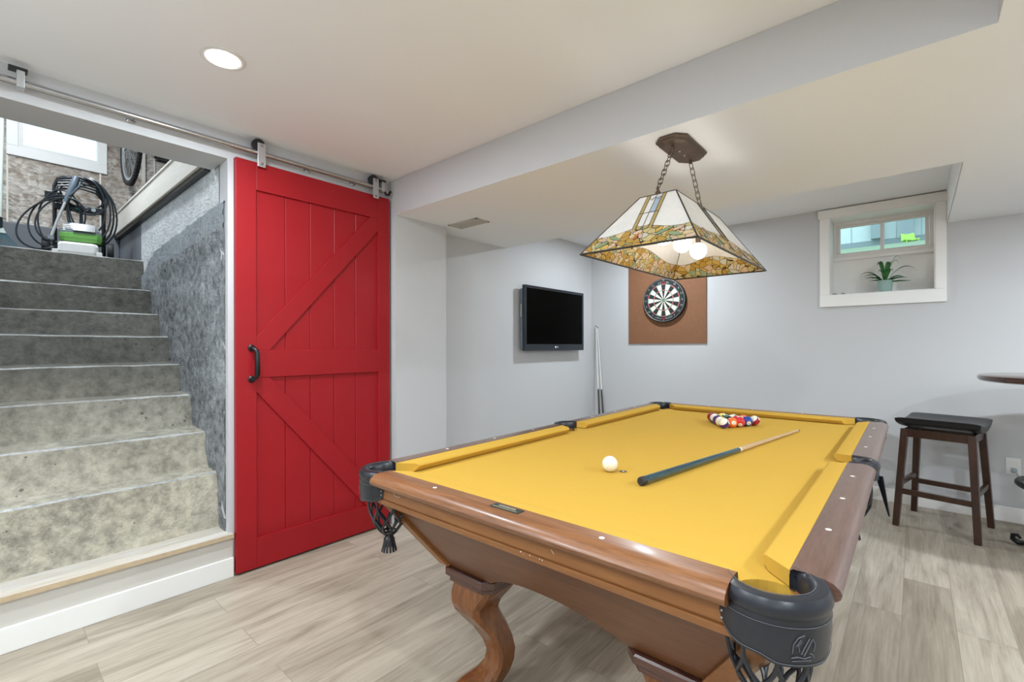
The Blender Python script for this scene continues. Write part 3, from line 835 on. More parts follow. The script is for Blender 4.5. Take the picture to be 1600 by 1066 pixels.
for sx in (-1, 1):
    for sy in (-1, 1):
        mb = MB(); secs = []
        for (hx_, hy_, z) in ((BXh, BYh, ZL), (TXh, TYh, .70)):
            w = .045
            secs.append([(sx * (hx_ + .012), sy * (hy_ - w), z), (sx * (hx_ + .012), sy * (hy_ + .000), z), (sx * hx_, sy * (hy_ + .012), z), (sx * (hx_ - w), sy * (hy_ + .012), z), (sx * (hx_ - w), sy * (hy_ - .015), z), (sx * (hx_ - .015), sy * (hy_ - w), z)])
        mb.loft(secs); L(mb, 'corner_post', M['aprony'])
        # plinth with clipped corners and the cabriole leg
        px, py = sx * .352, sy * .935
        def octo(h, c, z, dx=0, dy=0):
            return [(px + dx + a, py + dy + b_, z) for a, b_ in ((-h + c, -h), (h - c, -h), (h, -h + c), (h, h - c), (h - c, h), (-h + c, h), (-h, h - c), (-h, -h + c))]
        mb = MB(); mb.loft([octo(.112, .03, .452), octo(.116, .03, .447), octo(.116, .03, .428), octo(.108, .028, .422), octo(.104, .028, .417), octo(.104, .026, .406), octo(.092, .02, .403)])
        L(mb, 'plinth', M['plinth'])
        mb = MB(); secs = []
        for (z, o_, h_, c) in ((.404, .000, .084, .012), (.385, .006, .085, .014), (.36, .020, .080, .016), (.33, .034, .070, .018), (.30, .034, .062, .018), (.27, .014, .056, .016), (.235, -.012, .049, .014), (.19, -.036, .043, .010),
                            (.15, -.048, .040, .009), (.11, -.042, .042, .010), (.075, -.020, .050, .014), (.045, .012, .062, .02), (.022, .030, .068, .024), (.0, .030, .064, .024)):
            secs.append(octo(h_, c, z, sx * o_ * .75, sy * o_ * .75))
        mb.loft(secs)
        lg = L(mb, 'leg', M['leg'], smooth=True)
# pockets -------------------------------------------------------------
def SZ(u):
    w = abs(u)
    return .694 + .009 * max(0, min(1, (w - .30) / .18)) + .020 * max(0, (w - .66) / .34) ** 2
def pocket(cx, cy, mid, half, rin, rout, big, lim):
    """leather rim open towards the table, shield hanging from it, net and tassel below"""
    n = 36
    root = None
    def lm(x, y):      # the leather ends flush against the rail ends
        gx, gy = lim
        if gx is not None: x = max(-gx, x) if cx > 0 else min(gx, x)
        if gy is not None and big: y = max(-gy, y) if cy > 0 else min(gy, y)
        if gy is not None and not big: y = max(-gy, min(gy, y))
        return cx + x, cy + y
    prof = [(rin, .792), (rin + .006, .800), (rin + (rout - rin) * .45, .8035), (rin + (rout - rin) * .8, .8005), (rout - .002, .792), (rout, .782), (rout - .003, .772), (rout - .010, .766), (rin, .766)]
    mb = MB(); secs = []
    for i in range(n + 1):
        a = math.radians(mid - half + 2 * half * i / n)
        secs.append([(*lm(r * math.cos(a), r * math.sin(a)), z) for r, z in prof])
    mb.loft(secs)
    root = L(mb, 'pocket_rim', M['leather'], smooth=True)
    # stitching line on the rim
    pts = [(cx + (rin + (rout - rin) * .28) * math.cos(math.radians(mid - half + 2 * half * i / n)), cy + (rin + (rout - rin) * .28) * math.sin(math.radians(mid - half + 2 * half * i / n)), .8028) for i in range(n + 1)]
    L(MB().tube(pts, .0006, 5), 'rim_stitching', M['stitch'], root)
    # dark liner
    mb = MB(); secs = []
    for i in range(n + 1):
        a = math.radians(mid - half + 2 * half * i / n)
        secs.append([(cx + r * math.cos(a), cy + r * math.sin(a), z) for r, z in ((rin + .001, .79), (rin + .003, .79), (rin + .003, .71), (rin + .001, .71))])
    mb.loft(secs); L(mb, 'pocket_liner', M['rubber'], root, smooth=True)
    # shield
    hs = (95 if big else 62); mb = MB(); secs = []
    m_ = 48
    for i in range(m_ + 1):
        u = -1 + 2 * i / m_
        a = math.radians(mid + u * hs); r = rout - .004
        w = abs(u)
        if big: zb = SZ(u)
        else: zb = .735 + .008 * w
        secs.append([(cx + r * math.cos(a), cy + r * math.sin(a), .772), (cx + (r + .001) * math.cos(a), cy + (r + .001) * math.sin(a), .74), (cx + (r - .003) * math.cos(a), cy + (r - .003) * math.sin(a), zb),
                     (cx + (r - .007) * math.cos(a), cy + (r - .007) * math.sin(a), zb), (cx + (r - .004) * math.cos(a), cy + (r - .004) * math.sin(a), .772)])
    mb.loft(secs); sh = L(mb, 'leather_shield', M['leather'], root, smooth=True)
    if big:
        for zz in (.7605, None):
            pts = []
            for i in range(m_ + 1):
                u = -1 + 2 * i / m_; w = abs(u); a = math.radians(mid + u * hs * .97)
                z = zz if zz else SZ(u) + .005
                r = rout - .0025 - (.0025 if not zz else 0)
                pts.append((cx + r * math.cos(a), cy + r * math.sin(a), z))
            L(MB().tube(pts, .0006, 5), 'shield_stitching', M['stitch'], sh)
        for u in (-.93, .93):
            for z in (.756, .744, .731):
                a = math.radians(mid + u * hs); r = rout - .002
                L(MB().sphere((cx + r * math.cos(a), cy + r * math.sin(a), z), .0022, 8, 6), 'rivet', M['galv'], sh)
        # embossed crest in the middle of the shield
        mb = MB()
        def on(u, z, k=.0022):
            a = math.radians(mid) + u / rout; r = rout - .003 + k - (.003 * (.75 - z) / .05 if z < .75 else 0)
            return (cx + r * math.cos(a), cy + r * math.sin(a), z)
        ox, oz, k_ = -.006, .729, 1.45
        def cr(*pts): mb.tube([on(ox + u_ * k_, oz + (z_ - .728) * k_) for u_, z_ in pts], .0008, 5)
        cr((-.012, .722), (-.011, .732), (-.006, .740), (.001, .743)); cr((-.008, .730), (-.003, .738)); cr((.007, .739), (.001, .728), (-.002, .721))
        cr((.010, .737), (.004, .725), (.001, .719)); cr((-.013, .716), (-.006, .718), (.002, .716), (.009, .718)); cr((-.012, .7125), (.010, .7135))
        cr((.013, .724), (.015, .731), (.011, .738)); cr((-.004, .724), (-.006, .731), (-.002, .736)); cr((.008, .722), (.012, .720), (.014, .716))
        L(mb, 'embossed_crest', M['stitch'], sh)
    else:
        a = math.radians(mid)   # hanging leather strap of the side pocket
        c1 = (cx + (rout - .004) * math.cos(a), cy + (rout - .004) * math.sin(a))
        mb = MB(); mb.bar((c1[0], c1[1] + .006, .750), (c1[0] + .028 * math.cos(a), c1[1] - .010, .615), .030, .003, up=(math.cos(a), 1, 0), w2=.005)
        L(mb, 'leather_strap', M['leather'], sh)
    # woven net
    R = [(.757, rin + .004), (.72, rin + .008), (.68, rin + .010), (.64, rin + .004), (.605, rin - .012), (.58, rin - .030), (.565, .014)]
    def rz(z):
        for (z0, r0), (z1, r1) in zip(R[:-1], R[1:]):
            if z0 >= z >= z1: return r0 + (r1 - r0) * (z0 - z) / (z0 - z1)
        return R[-1][1]
    mb = MB(); ns = 8
    ncx, ncy = cx - .006 * math.cos(math.radians(mid)), cy - .006 * math.sin(math.radians(mid))
    for k in range(ns):
        for d in (-1, 1):
            pts = []
            for i in range(15):
                t = i / 14; z = .757 + (.565 - .757) * t
                a = 2 * PI * k / ns + d * (2 * PI / ns) * 1.5 * (t + .12 * math.sin(t * 2 * PI * 1.5))
                pts.append((ncx + rz(z) * math.cos(a), ncy + rz(z) * math.sin(a), z))
            mb.tube(pts, .0042, 6)
    for z in (.757, .575):
        mb.tube([(ncx + rz(z) * math.cos(2 * PI * i / 20), ncy + rz(z) * math.sin(2 * PI * i / 20), z) for i in range(20)], .004, 6, closed=True)
    L(mb, 'pocket_net', M['leather'], root, smooth=True)
    mb = MB()
    mb.lathe([(.004, .575), (.014, .572), (.013, .560), (.018, .552), (.020, .546), (.004, .545)], (ncx, ncy, 0), 14)
    for k in range(14):
        a = 2 * PI * k / 14
        mb.bar((ncx + .016 * math.cos(a), ncy + .016 * math.sin(a), .550), (ncx + .026 * math.cos(a), ncy + .026 * math.sin(a), .508), .0075, .002, up=(math.cos(a), math.sin(a), 0))
    L(mb, 'leather_tassel', M['leather'], root)
pocket(CP[0], -CP[1], -45, 114, CR, .096, True, (.049, .049))
pocket(-CP[0], -CP[1], -135, 114, CR, .096, True, (.049, .049))
pocket(CP[0], CP[1], 45, 114, CR, .096, True, (.049, .049))
pocket(-CP[0], CP[1], 135, 114, CR, .096, True, (.049, .049))
pocket(SP[0], 0, 0, 98, SR, .078, False, (None, .0685))
pocket(-SP[0], 0, 180, 98, SR, .078, False, (None, .0685))

# ------------------------------------------------------------------ balls, cue
BR = 0.0286
BC = {1: (.85, .55, .04), 2: (.01, .04, .30), 3: (.62, .02, .03), 4: (.07, .02, .16), 5: (.90, .17, .03), 6: (.01, .10, .06), 7: (.32, .01, .02), 8: (.008, .008, .01)}
CN = {1: 'yellow', 2: 'blue', 3: 'red', 4: 'purple', 5: 'orange', 6: 'green', 7: 'maroon', 8: 'black'}
bm_mats = {k: P('ball_' + CN[k], v, .1, coat=.6, noise=(5, .01)) for k, v in BC.items()}
def ball(num, loc, rot, label):
    striped = num > 8; c = bm_mats[num if num <= 8 else num - 8]
    mb = MB(); seg_, rg = 32, 24
    for i in range(rg):
        for j in range(seg_):
            t0, t1 = PI * i / rg, PI * (i + 1) / rg; a0, a1 = 2 * PI * j / seg_, 2 * PI * (j + 1) / seg_
            q = [(BR * math.sin(t) * math.cos(a), BR * math.sin(t) * math.sin(a), BR * math.cos(t)) for t, a in ((t0, a0), (t1, a0), (t1, a1), (t0, a1))]
            cc = sum((Vector(v) for v in q), Vector()) / 4
            white = (striped and abs(cc.z) > BR * .55) or math.hypot(cc.y, cc.z) < BR * .37
            if i == 0: q = q[:3] if False else [q[0], q[1], q[2]]
            elif i == rg - 1: q = [q[0], q[1], q[3]]
            mb.mat(1 if white else 0).add(q, [tuple(range(len(q)))])
    import bmesh
    o = mb.build('billiard_ball', [c, M['ivory']], None, smooth=True)
    b2 = bmesh.new(); b2.from_mesh(o.data); bmesh.ops.remove_doubles(b2, verts=b2.verts, dist=1e-5); bmesh.ops.recalc_face_normals(b2, faces=b2.faces[:]); b2.to_mesh(o.data); b2.free()
    for p in o.data.polygons: p.use_smooth = True
    tag(o, label, 'ball', 'racked pool balls')
    tm = MB()
    for sgn in (1, -1):
        def fn(p, s=sgn):
            v = Vector((math.sqrt(max(0, BR * BR - p.x ** 2 - p.y ** 2)) * s, p.x * s, p.y)); return v * 1.006
        add_text(tm, str(num), .013, fn)
    nm = tm.build('number_mark', M['black'], o, local=True)
    o.location = loc; o.rotation_euler = rot
    return o
e1 = Vector((math.cos(math.radians(63)), math.sin(math.radians(63)), 0)); e2 = Vector((math.cos(math.radians(123)), math.sin(math.radians(123)), 0))
# front row seen from the camera runs along e1, the left flank along e2
B0 = Vector((-0.800, 2.705, CY_Z + BR))
rack = {(0, 0): 12, (1, 0): 5, (2, 0): 3, (3, 0): 2, (4, 0): 15, (0, 1): 9, (1, 1): 8, (2, 1): 11, (3, 1): 13, (0, 2): 4, (1, 2): 6, (2, 2): 14, (0, 3): 10, (1, 3): 1, (0, 4): 7}
rots = {12: (.75, -.3, 0), 5: (.2, .1, 2.2), 3: (0, .5, -1.2), 2: (.1, .25, -1.0), 15: (.6, -.55, 0), 9: (1.2, .2, -.6), 4: (0, .2, -1.3), 10: (1.0, .2, 0), 7: (0, 0, 2)}
row_words = {(0, 0): 'at the near left corner of the rack', (4, 0): 'at the right end of the front row', (0, 4): 'at the far left tip of the rack'}
for (i, j), num in rack.items():
    pos = B0 + e1 * (2 * BR + .0003) * i + e2 * (2 * BR + .0003) * j
    cn = CN[num if num <= 8 else num - 8]
    kindw = 'striped' if num > 8 else 'solid'
    where = row_words.get((i, j), 'in the front row of the racked balls' if j == 0 else ('on the left flank of the racked balls' if i == 0 else 'inside the racked triangle of balls'))
    ball(num, pos, rots.get(num, (random.uniform(0, 2), random.uniform(0, 2), random.uniform(0, 3))), '%s %s pool ball number %d %s' % (kindw, cn, num, where))
o = MB().sphere((0, 0, 0), BR, 32, 20).build('cue_ball', M['ivory'], None, smooth=True)
o.location = (-.838, 1.504, CY_Z + BR); tag(o, 'white cue ball alone on the yellow cloth beside the head spot', 'ball')

def cue_stick(a, b_, mats, label, r0=.0145, r1=.0062):
    a, b_ = Vector(a), Vector(b_); t = (b_ - a); Ln = t.length; t.normalize()
    root = empty('cue_stick', a, label=label, cat='cue')
    q = Vector((1, 0, 0)).rotation_difference(t)
    root.rotation_mode = 'QUATERNION'; root.rotation_quaternion = q
    rr = lambda s: r0 + (r1 - r0) * s / Ln
    h = Ln * .5
    MB().lathe([(.001, .02), (rr(0), .02), (rr(h), h), (.001, h)], (0, 0, 0), 16, 'x').build('butt', mats[0], root, local=True, smooth=True)
    MB().lathe([(.001, -.001), (r0 * .8, -.001), (r0 * 1.02, .004), (r0 * 1.02, .022), (.001, .022)], (0, 0, 0), 16, 'x').build('rubber_bumper', M['rubber'], root, local=True, smooth=True)
    MB().lathe([(.001, h), (rr(h) * 1.04, h), (rr(h) * 1.04, h + .012), (.001, h + .012)], (0, 0, 0), 16, 'x').build('joint_collar', mats[2], root, local=True, smooth=True)
    MB().lathe([(.001, h + .012), (rr(h), h + .012), (r1, Ln - .012), (.001, Ln - .012)], (0, 0, 0), 14, 'x').build('shaft', mats[1], root, local=True, smooth=True)
    MB().lathe([(.001, Ln - .013), (r1, Ln - .013), (r1 * .9, Ln), (.001, Ln)], (0, 0, 0), 12, 'x').build('tip', M['chalk'], root, local=True)
    return root
cue_stick((-.676, 1.412, CY_Z + .0150), (-.470, 2.86, CY_Z + .0065), (M['cueblue'], M['cuewood'], M['ivory']), 'pool cue with glossy teal butt lying on the yellow cloth')
cue_stick((-2.655, 4.56, .012), (-2.775, 4.665, 1.455), (M['cuedark'], M['cuegrey'], M['steel']), 'grey pool cue leaning in the room corner, slightly in front', .0135, .0062)
cue_stick((-2.615, 4.60, .012), (-2.762, 4.672, 1.44), (M['cuedark'], M['cuegrey'], M['steel']), 'second grey pool cue leaning in the room corner, nearer the back wall', .0135, .0062)

# ================================================================== pendant lamp
LX, LYc = -.80, 2.10
ZR, ZTP = 1.596, 1.845
lamp = empty('pendant_lamp', (LX, LYc, Z_SOF), label='stained glass pendant lamp hanging over the pool table', cat='lamp')
def octp(hx_, hy_, c, z): return [(LX + a, LYc + b_, z) for a, b_ in ((-hx_ + c, -hy_), (hx_ - c, -hy_), (hx_, -hy_ + c * 1.2), (hx_, hy_ - c * 1.2), (hx_ - c, hy_), (-hx_ + c, hy_), (-hx_, hy_ - c * 1.2), (-hx_, -hy_ + c * 1.2))]
mb = MB(); mb.loft([octp(.070, .165, .035, Z_SOF - .0005), octp(.070, .165, .035, Z_SOF - .010), octp(.060, .152, .032, Z_SOF - .015), octp(.060, .152, .032, Z_SOF - .022), octp(.045, .135, .026, Z_SOF - .028)])
cn_ = mb.build('canopy', M['bronze'], lamp, bevel=.002)
for yy in (-.03, .03): MB().sphere((LX, LYc + yy, Z_SOF - .029), .004, 8, 6).build('canopy_screw', M['galv'], cn_)
def chain(p, q):
    p, q = Vector(p), Vector(q); t = (q - p); Ln = t.length; t.normalize(); n = int(round(Ln / .029))
    mb = MB(); s0 = t.orthogonal().normalized(); s1 = t.cross(s0)
    for k in range(n):
        c = p + t * (Ln * (k + .5) / n); s = s0 if k % 2 else s1
        s = (s0 * (1 if k % 2 else .35) + s1 * (.35 if k % 2 else 1)).normalized()
        pts = []
        for i in range(16):
            a = 2 * PI * i / 16
            x, y = math.cos(a) * .0085, math.sin(a) * .0085 + (.0105 if math.sin(a) > 0 else -.0105)
            pts.append(c + s * x + t * y)
        mb.tube(pts, .0019, 6, closed=True)
    return mb.build('chain', M['bronze'], lamp, smooth=True)
YT0, YT1 = LYc - .262, LYc + .262
for (yc, yt) in ((LYc - .105, YT0), (LYc + .105, YT1)):
    MB().tube([(LX, yc, Z_SOF - .024), (LX, yc, Z_SOF - .045)], .006, 10).build('canopy_hook', M['bronze'], lamp, smooth=True)
    chain((LX, yc, Z_SOF - .040), (LX, yt, ZTP + .025))
    MB().lathe([(.004, 0), (.012, .003), (.010, .012), (.006, .018), (.004, .034), (.001, .034)], (LX, yt, ZTP - .002), 12).build('shade_finial', M['bronze'], lamp, smooth=True)
shade = MB()
sh_t = [(-.077, -.265), (.077, -.265), (.077, .265), (-.077, .265)]
sh_b = [(-.236, -.480), (.236, -.480), (.236, .480), (-.236, .480)]
mb = MB()
mb.bar((LX, YT0, ZTP - .004), (LX, YT1, ZTP - .004), .010, .006)
cap = mb.build('spreader_bar', M['bronze'], lamp)
random.seed(21)
for k in range(4):
    k2 = (k + 1) % 4
    B0_, B1_ = Vector((LX + sh_b[k][0], LYc + sh_b[k][1], ZR)), Vector((LX + sh_b[k2][0], LYc + sh_b[k2][1], ZR))
    T0_, T1_ = Vector((LX + sh_t[k][0], LYc + sh_t[k][1], ZTP)), Vector((LX + sh_t[k2][0], LYc + sh_t[k2][1], ZTP))
    nrm = (B1_ - B0_).cross(T0_ - B0_).normalized()
    Lb = (B1_ - B0_).length; Ls = ((T0_ + T1_) / 2 - (B0_ + B1_) / 2).length
    def pt(s, t, off=0.0):     # s in metres from the middle along the rim, t 0..1 up the slope; clipped to the panel
        a = B0_.lerp(T0_, t); b2_ = B1_.lerp(T1_, t); w = (b2_ - a).length
        s = max(-w / 2, min(w / 2, s)); d = (b2_ - a).normalized()
        return (a + b2_) / 2 + d * s + nrm * off
    def wv(s):                 # wavy top of the coloured border
        return .315 + .05 * math.cos(s / Lb * 2 * PI * 1.5) - .03 * math.exp(-(s / .05) ** 2) * 0
    N = 24
    mb = MB(); lo = []; hi = []; up = []
    for i in range(N + 1):
        f_ = -1 + 2 * i / N
        s_top = f_ * ((T1_ - T0_).length / 2)
        sm = f_ * Lb / 2 * .85; t = wv(sm)
        wm = (B0_.lerp(T0_, t) - B1_.lerp(T1_, t)).length / 2
        lo.append(pt(f_ * Lb / 2, 0)); hi.append(pt(f_ * wm, t)); up.append(pt(s_top, 1))
    mb2 = MB(); mb2.loft([hi, up], closed=False, caps=False)
    pg = mb2.build('opal_glass_panel', M['opal'], lamp, solid=.002)
    mb.loft([lo, hi], closed=False, caps=False)
    bd = mb.build('mosaic_border', M['stained'], lamp, solid=.002)
    tag(bd, 'amber and green mosaic glass border')
    MB().tube(hi, .0014, 5).build('lead_line', M['lead'], bd)
    # central window ornament
    sc_ = 1.0
    for (s0, s1, mt) in ((-.040, -.027, 'amberglass'), (.027, .040, 'amberglass')):
        q = [pt(s0, .30, .0018), pt(s1, .30, .0018), pt(s1, .985, .0018), pt(s0, .985, .0018)]
        MB().add(q, [(0, 1, 2, 3)]).build('amber_strip', M[mt], pg, solid=.0016)
    q = [pt(.003, .62, .0018), pt(.026, .62, .0018), pt(.026, .93, .0018), pt(.003, .93, .0018)]
    MB().add(q, [(0, 1, 2, 3)]).build('blue_pane', M['blueglass'], pg, solid=.0016)
    mb = MB()
    for s in (-.041, -.026, .001, .026, .041): mb.tube([pt(s, .31, .003), pt(s, .98, .003)], .0011, 5)
    mb.tube([pt(-.04, .62, .003), pt(.04, .62, .003)], .0011, 5)
    mb.tube([pt(-.026, .93, .003), pt(-.014, .88, .003), pt(0, .93, .003), pt(.014, .88, .003), pt(.026, .93, .003)], .0011, 5)
    mb.build('ornament_lead', M['lead'], pg)
    # scrolls, leaves and buds over the border
    def blob(s, t, ls, lt, ang, mat_):
        pts = []
        for i in range(14):
            a = 2 * PI * i / 14
            x, y = ls * math.cos(a), lt * math.sin(a) * (1 - .45 * math.cos(a))
            X = x * math.cos(ang) - y * math.sin(ang); Y = x * math.sin(ang) + y * math.cos(ang)
            pts.append(pt(s + X, max(.02, t + Y / Ls), .0022))
        o_ = MB().add(pts, [tuple(range(14))]).build('coloured_leaf', M[mat_], bd, solid=.0016)
        MB().tube(pts, .0010, 5, closed=True).build('leaf_lead', M['lead'], o_)
    for sg in (-1, 1):
        blob(sg * .018, .34, .017, .008, PI / 2 - sg * .7, 'amberglass')
        blob(sg * .008, .18, .020, .007, PI / 2 + sg * .4, 'redglass' if sg < 0 else 'pinkglass')
        q = .10 if Lb < .6 else .14
        blob(sg * q, .20, .035, .008, sg * .5, 'greenglass'); blob(sg * (q + .05), .11, .030, .009, -sg * .4, 'greenglass')
        if Lb > .6:
            blob(sg * (q + .14), .24, .030, .010, sg * .3, 'pinkglass'); blob(sg * (q + .20), .12, .035, .008, -sg * .4, 'greenglass'); blob(sg * (q + .26), .09, .022, .009, 0, 'amberglass')
        else:
            blob(sg * .155, .20, .022, .008, sg * .3, 'pinkglass')
    # rim and hip cames
    MB().tube([B0_, B1_], .0042, 8).build('rim_came', M['lead'], lamp, smooth=True)
    MB().tube([T0_, T1_], .0030, 8).build('rim_came', M['lead'], lamp, smooth=True)
    MB().tube([B0_, T0_], .0030, 8).build('hip_came', M['lead'], lamp, smooth=True)
for yy in (-.205, 0, .205):
    s_ = MB().tube([(LX, LYc + yy, ZTP - .005), (LX, LYc + yy, 1.722)], .012, 12).build('bulb_socket', M['bronze'], lamp, smooth=True)
    MB().sphere((LX, LYc + yy, 1.684), .039, 24, 14).build('globe_bulb', M['bulb'], s_, smooth=True)
    add_light('bulb_light', 'POINT', (LX, LYc + yy, 1.684), 5.5, (1, .97, .93), .041)

# ================================================================== recessed pot lights; pots and globe lamps added out of view
for n_, (x, y, z, e) in enumerate(POTS):
    vis = n_ == 0
    r = empty('pot_light', (x, y, z), label='lit recessed ceiling light above the red sliding door' if vis else ('recessed light in the raised ceiling strip above the dartboard corner' if n_ == 6 else ['', 'added recessed fill light behind the camera on the stair side', 'added recessed fill light between the camera and the beam', 'added recessed fill light behind the camera near the rear wall', 'added fill light in the low ceiling right of the camera', 'added fill light in the low ceiling right of the pool table', '', 'added fill light in the low ceiling above the pub table side'][n_]), cat='ceiling light', group=None if vis or n_ == 6 else 'added fill lights out of view')
    MB().lathe([(.062, -.0005), (.080, -.0005), (.080, -.003), (.068, -.006), (.062, -.004)], (x, y, z), 28).build('trim_ring', M['white'], r, smooth=True)
    MB().lathe([(.001, -.0008), (.0615, -.0008), (.058, -.006), (.040, -.011), (.001, -.013)], (x, y, z), 24).build('diffuser', M['potglow'], r, smooth=True)
    add_light('pot_lamp', 'AREA', (x, y, z - .0145), e, POT_COL, .10)
for (x, y, z, e) in FILL_GLOBES:
    r = empty('fill_globe', (x, y, z), label='added white fill globe ' + {-1.3: 'behind the camera on the stair side', 1.1: 'behind the camera near the rear wall', 1.7: 'right of the pool table beyond the frame'}[x], cat='lamp', group='added fill globes out of view')
    MB().sphere((x, y, z), .12, 24, 14).build('globe', M['potglow'], r, smooth=True)
    MB().tube([(x, y, z + .115), (x, y, (Z_CEIL if x < X_SOFR else Z_SOF) - .001)], .008, 8).build('stem', M['galv'], r)
    add_light('fill_globe_light', 'POINT', (x, y, z), e, POT_COL, .125)

# ================================================================== television
TX = -2.755; TY0, TY1, TZ0, TZ1 = 3.355, 4.372, 1.178, 1.802
tv = empty('television', (TX, (TY0 + TY1) / 2, TZ0), label='black flat television mounted on the grey wall', cat='television')
mb = MB(); ring(mb, TX - .035, TX, TY0, TY1, TZ0, TZ1, .028, .028)
mb.box(TX - .035, TX - .001, TY0 + .02, TY1 - .02, TZ0 + .02, TZ0 + .065); mb.build('bezel', M['tvframe'], tv, bevel=.004)
MB().box(TX - .03, TX - .004, TY0 + .027, TY1 - .027, TZ0 + .062, TZ1 - .027).build('screen', M['screen'], tv)
MB().box(TX - .072, TX - .036, TY0 + .012, TY1 - .012, TZ0 + .012, TZ1 - .03).build('back_housing', M['tvside'], tv, bevel=.01)
MB().box(XTV + .001, TX - .072, TY0 + .25, TY1 - .25, TZ0 + .12, TZ1 - .15).build('wall_mount', M['blackmetal'], tv)
mb = MB(); cyy = (TY0 + TY1) / 2 - .02; czz = TZ0 + .036
mb.lathe([(.001, 0), (.011, 0), (.011, .0015), (.001, .0015)], (TX, cyy, czz), 18, 'x')
add_text(mb, 'LG', .022, lambda p: Vector((TX + .0012, cyy + .034 + p.x, czz + p.y)))
mb.build('logo_badge', M['white'], tv)
MB().box(TX - .06, TX - .045, TY0 + .006, TY0 + .0125, 1.50, 1.62).build('port_strip', M['galv'], tv)

# ================================================================== dartboard and backing board
bk = MB().box(-2.370, -1.545, YB - .014, YB - .0005, 1.249, 2.085).build('backing_board', M['cork'], None, bevel=.001, loc=(-1.957, YB, 1.25))
tag(bk, 'brown square hardboard panel on the back wall behind the dartboard', 'board')
DCX, DCZ, DFY = -1.960, 1.693, YB - .052
db = empty('dartboard', (DCX, YB - .014, DCZ), label='round dartboard with black and cream wedges on the brown panel', cat='dartboard')
MB().lathe([(.001, 0), (.2255, 0), (.2255, -.034), (.2235, -.038), (.001, -.038)], (DCX, YB - .0142, DCZ), 60, 'y').build('board_body', M['dbl'], db)
mb = MB()
rings_ = [(.0065, .016, (3, 3)), (.016, .099, (0, 1)), (.099, .107, (2, 3)), (.107, .162, (0, 1)), (.162, .170, (2, 3))]
mb.mat(2).lathe([(.0005, -.0008), (.0065, -.0008), (.0065, -.0004), (.0005, -.0004)], (DCX, DFY - .0006, DCZ), 16, 'y')
def dp(r, a, off): return (DCX + r * math.sin(a), DFY - off, DCZ + r * math.cos(a))
for (r0, r1, (ma, mb_)) in rings_:
    for k in range(20):
        mi = ma if k % 2 == 0 else mb_
        for q in range(3):
            a0 = (k - .5 + q / 3) * 2 * PI / 20; a1 = (k - .5 + (q + 1) / 3) * 2 * PI / 20
            mb.mat(mi).add([dp(r0, a0, .0006), dp(r1, a0, .0006), dp(r1, a1, .0006), dp(r0, a1, .0006)], [(0, 1, 2, 3)])
face = mb.build('board_face', [M['dbl'], M['dwh'], M['dred'], M['dgr']], db)
mb = MB()
for r in (.016, .099, .107, .162, .170): mb.tube([dp(r, 2 * PI * i / 48, .0015) for i in range(48)], .0007, 4, closed=True)
for k in range(20):
    a = (k + .5) * 2 * PI / 20; mb.tube([dp(.016, a, .0015), dp(.172, a, .0015)], .0007, 4)
mb.tube([dp(.216, 2 * PI * i / 60, .002) for i in range(60)], .0014, 5, closed=True)
mb.build('wire_spider', M['wire'], face)
mb = MB()
for k, num in enumerate((20, 1, 18, 4, 13, 6, 10, 15, 2, 17, 3, 19, 7, 16, 8, 11, 14, 9, 12, 5)):
    if k in (0, 1, 19, 9, 10, 11): continue
    a = k * 2 * PI / 20
    add_text(mb, str(num), .028, lambda p, a=a: Vector(dp(.194, a, .003)) + Vector((p.x, 0, p.y)))
for k, s_ in ((0, '20'), (10, '3')):
    a = k * 2 * PI / 20; add_text(mb, s_, .020, lambda p, a=a: Vector(dp(.2055, a, .003)) + Vector((p.x, 0, p.y)))
mb.build('number_ring', M['wire'], face)
# worn curved lettering top and bottom: short strokes, too small to read in the photograph
random.seed(4)
for (mid_, span, rr_) in ((0.0, .62, .184), (PI, 1.0, .190)):
    ml = MB(); a = mid_ - span / 2; i = 0
    while a < mid_ + span / 2:
        w = random.uniform(.020, .045)
        ml.mat(1 if abs(a - mid_) < .12 else 0)
        ml.tube([dp(rr_ - .008, a, .003), dp(rr_ + .008, a + w * .15, .003), dp(rr_ + random.uniform(-.004, .004), a + w * .6, .003), dp(rr_ + .007, a + w, .003), dp(rr_ - .007, a + w, .003)][:random.choice((3, 4, 5))], .0013, 4)
        a += w + .022
    ml.build('worn_lettering', [M['wire'], M['dred']], face)

# ================================================================== ceiling vent
v_ = empty('ceiling_vent', (-2.47, 2.36, Z_SOF), label='small rectangular air vent in the soffit near the grey pillar', cat='vent')
mb = MB(); vx0, vx1, vy0, vy1 = -2.622, -2.322, 2.292, 2.428
for b_ in ((vx0, vx1, vy0, vy0 + .018), (vx0, vx1, vy1 - .018, vy1), (vx0, vx0 + .018, vy0, vy1), (vx1 - .018, vx1, vy0, vy1)): mb.box(*b_, Z_SOF - .006, Z_SOF - .0005)
mb.build('vent_frame', M['register'], v_, bevel=.001)
for i in range(7):
    yc = vy0 + .026 + i * .0143
    MB().obox(((vx0 + vx1) / 2, yc, Z_SOF - .005), ((vx1 - vx0) / 2 - .018, 0, 0), (0, .005, -.003), (0, .0004, .0006)).build('vent_slat', M['register'], v_)
MB().box(vx0 + .01, vx1 - .01, vy0 + .01, vy1 - .01, Z_SOF - .0012, Z_SOF - .0004).build('vent_duct', M['greypost'], v_)

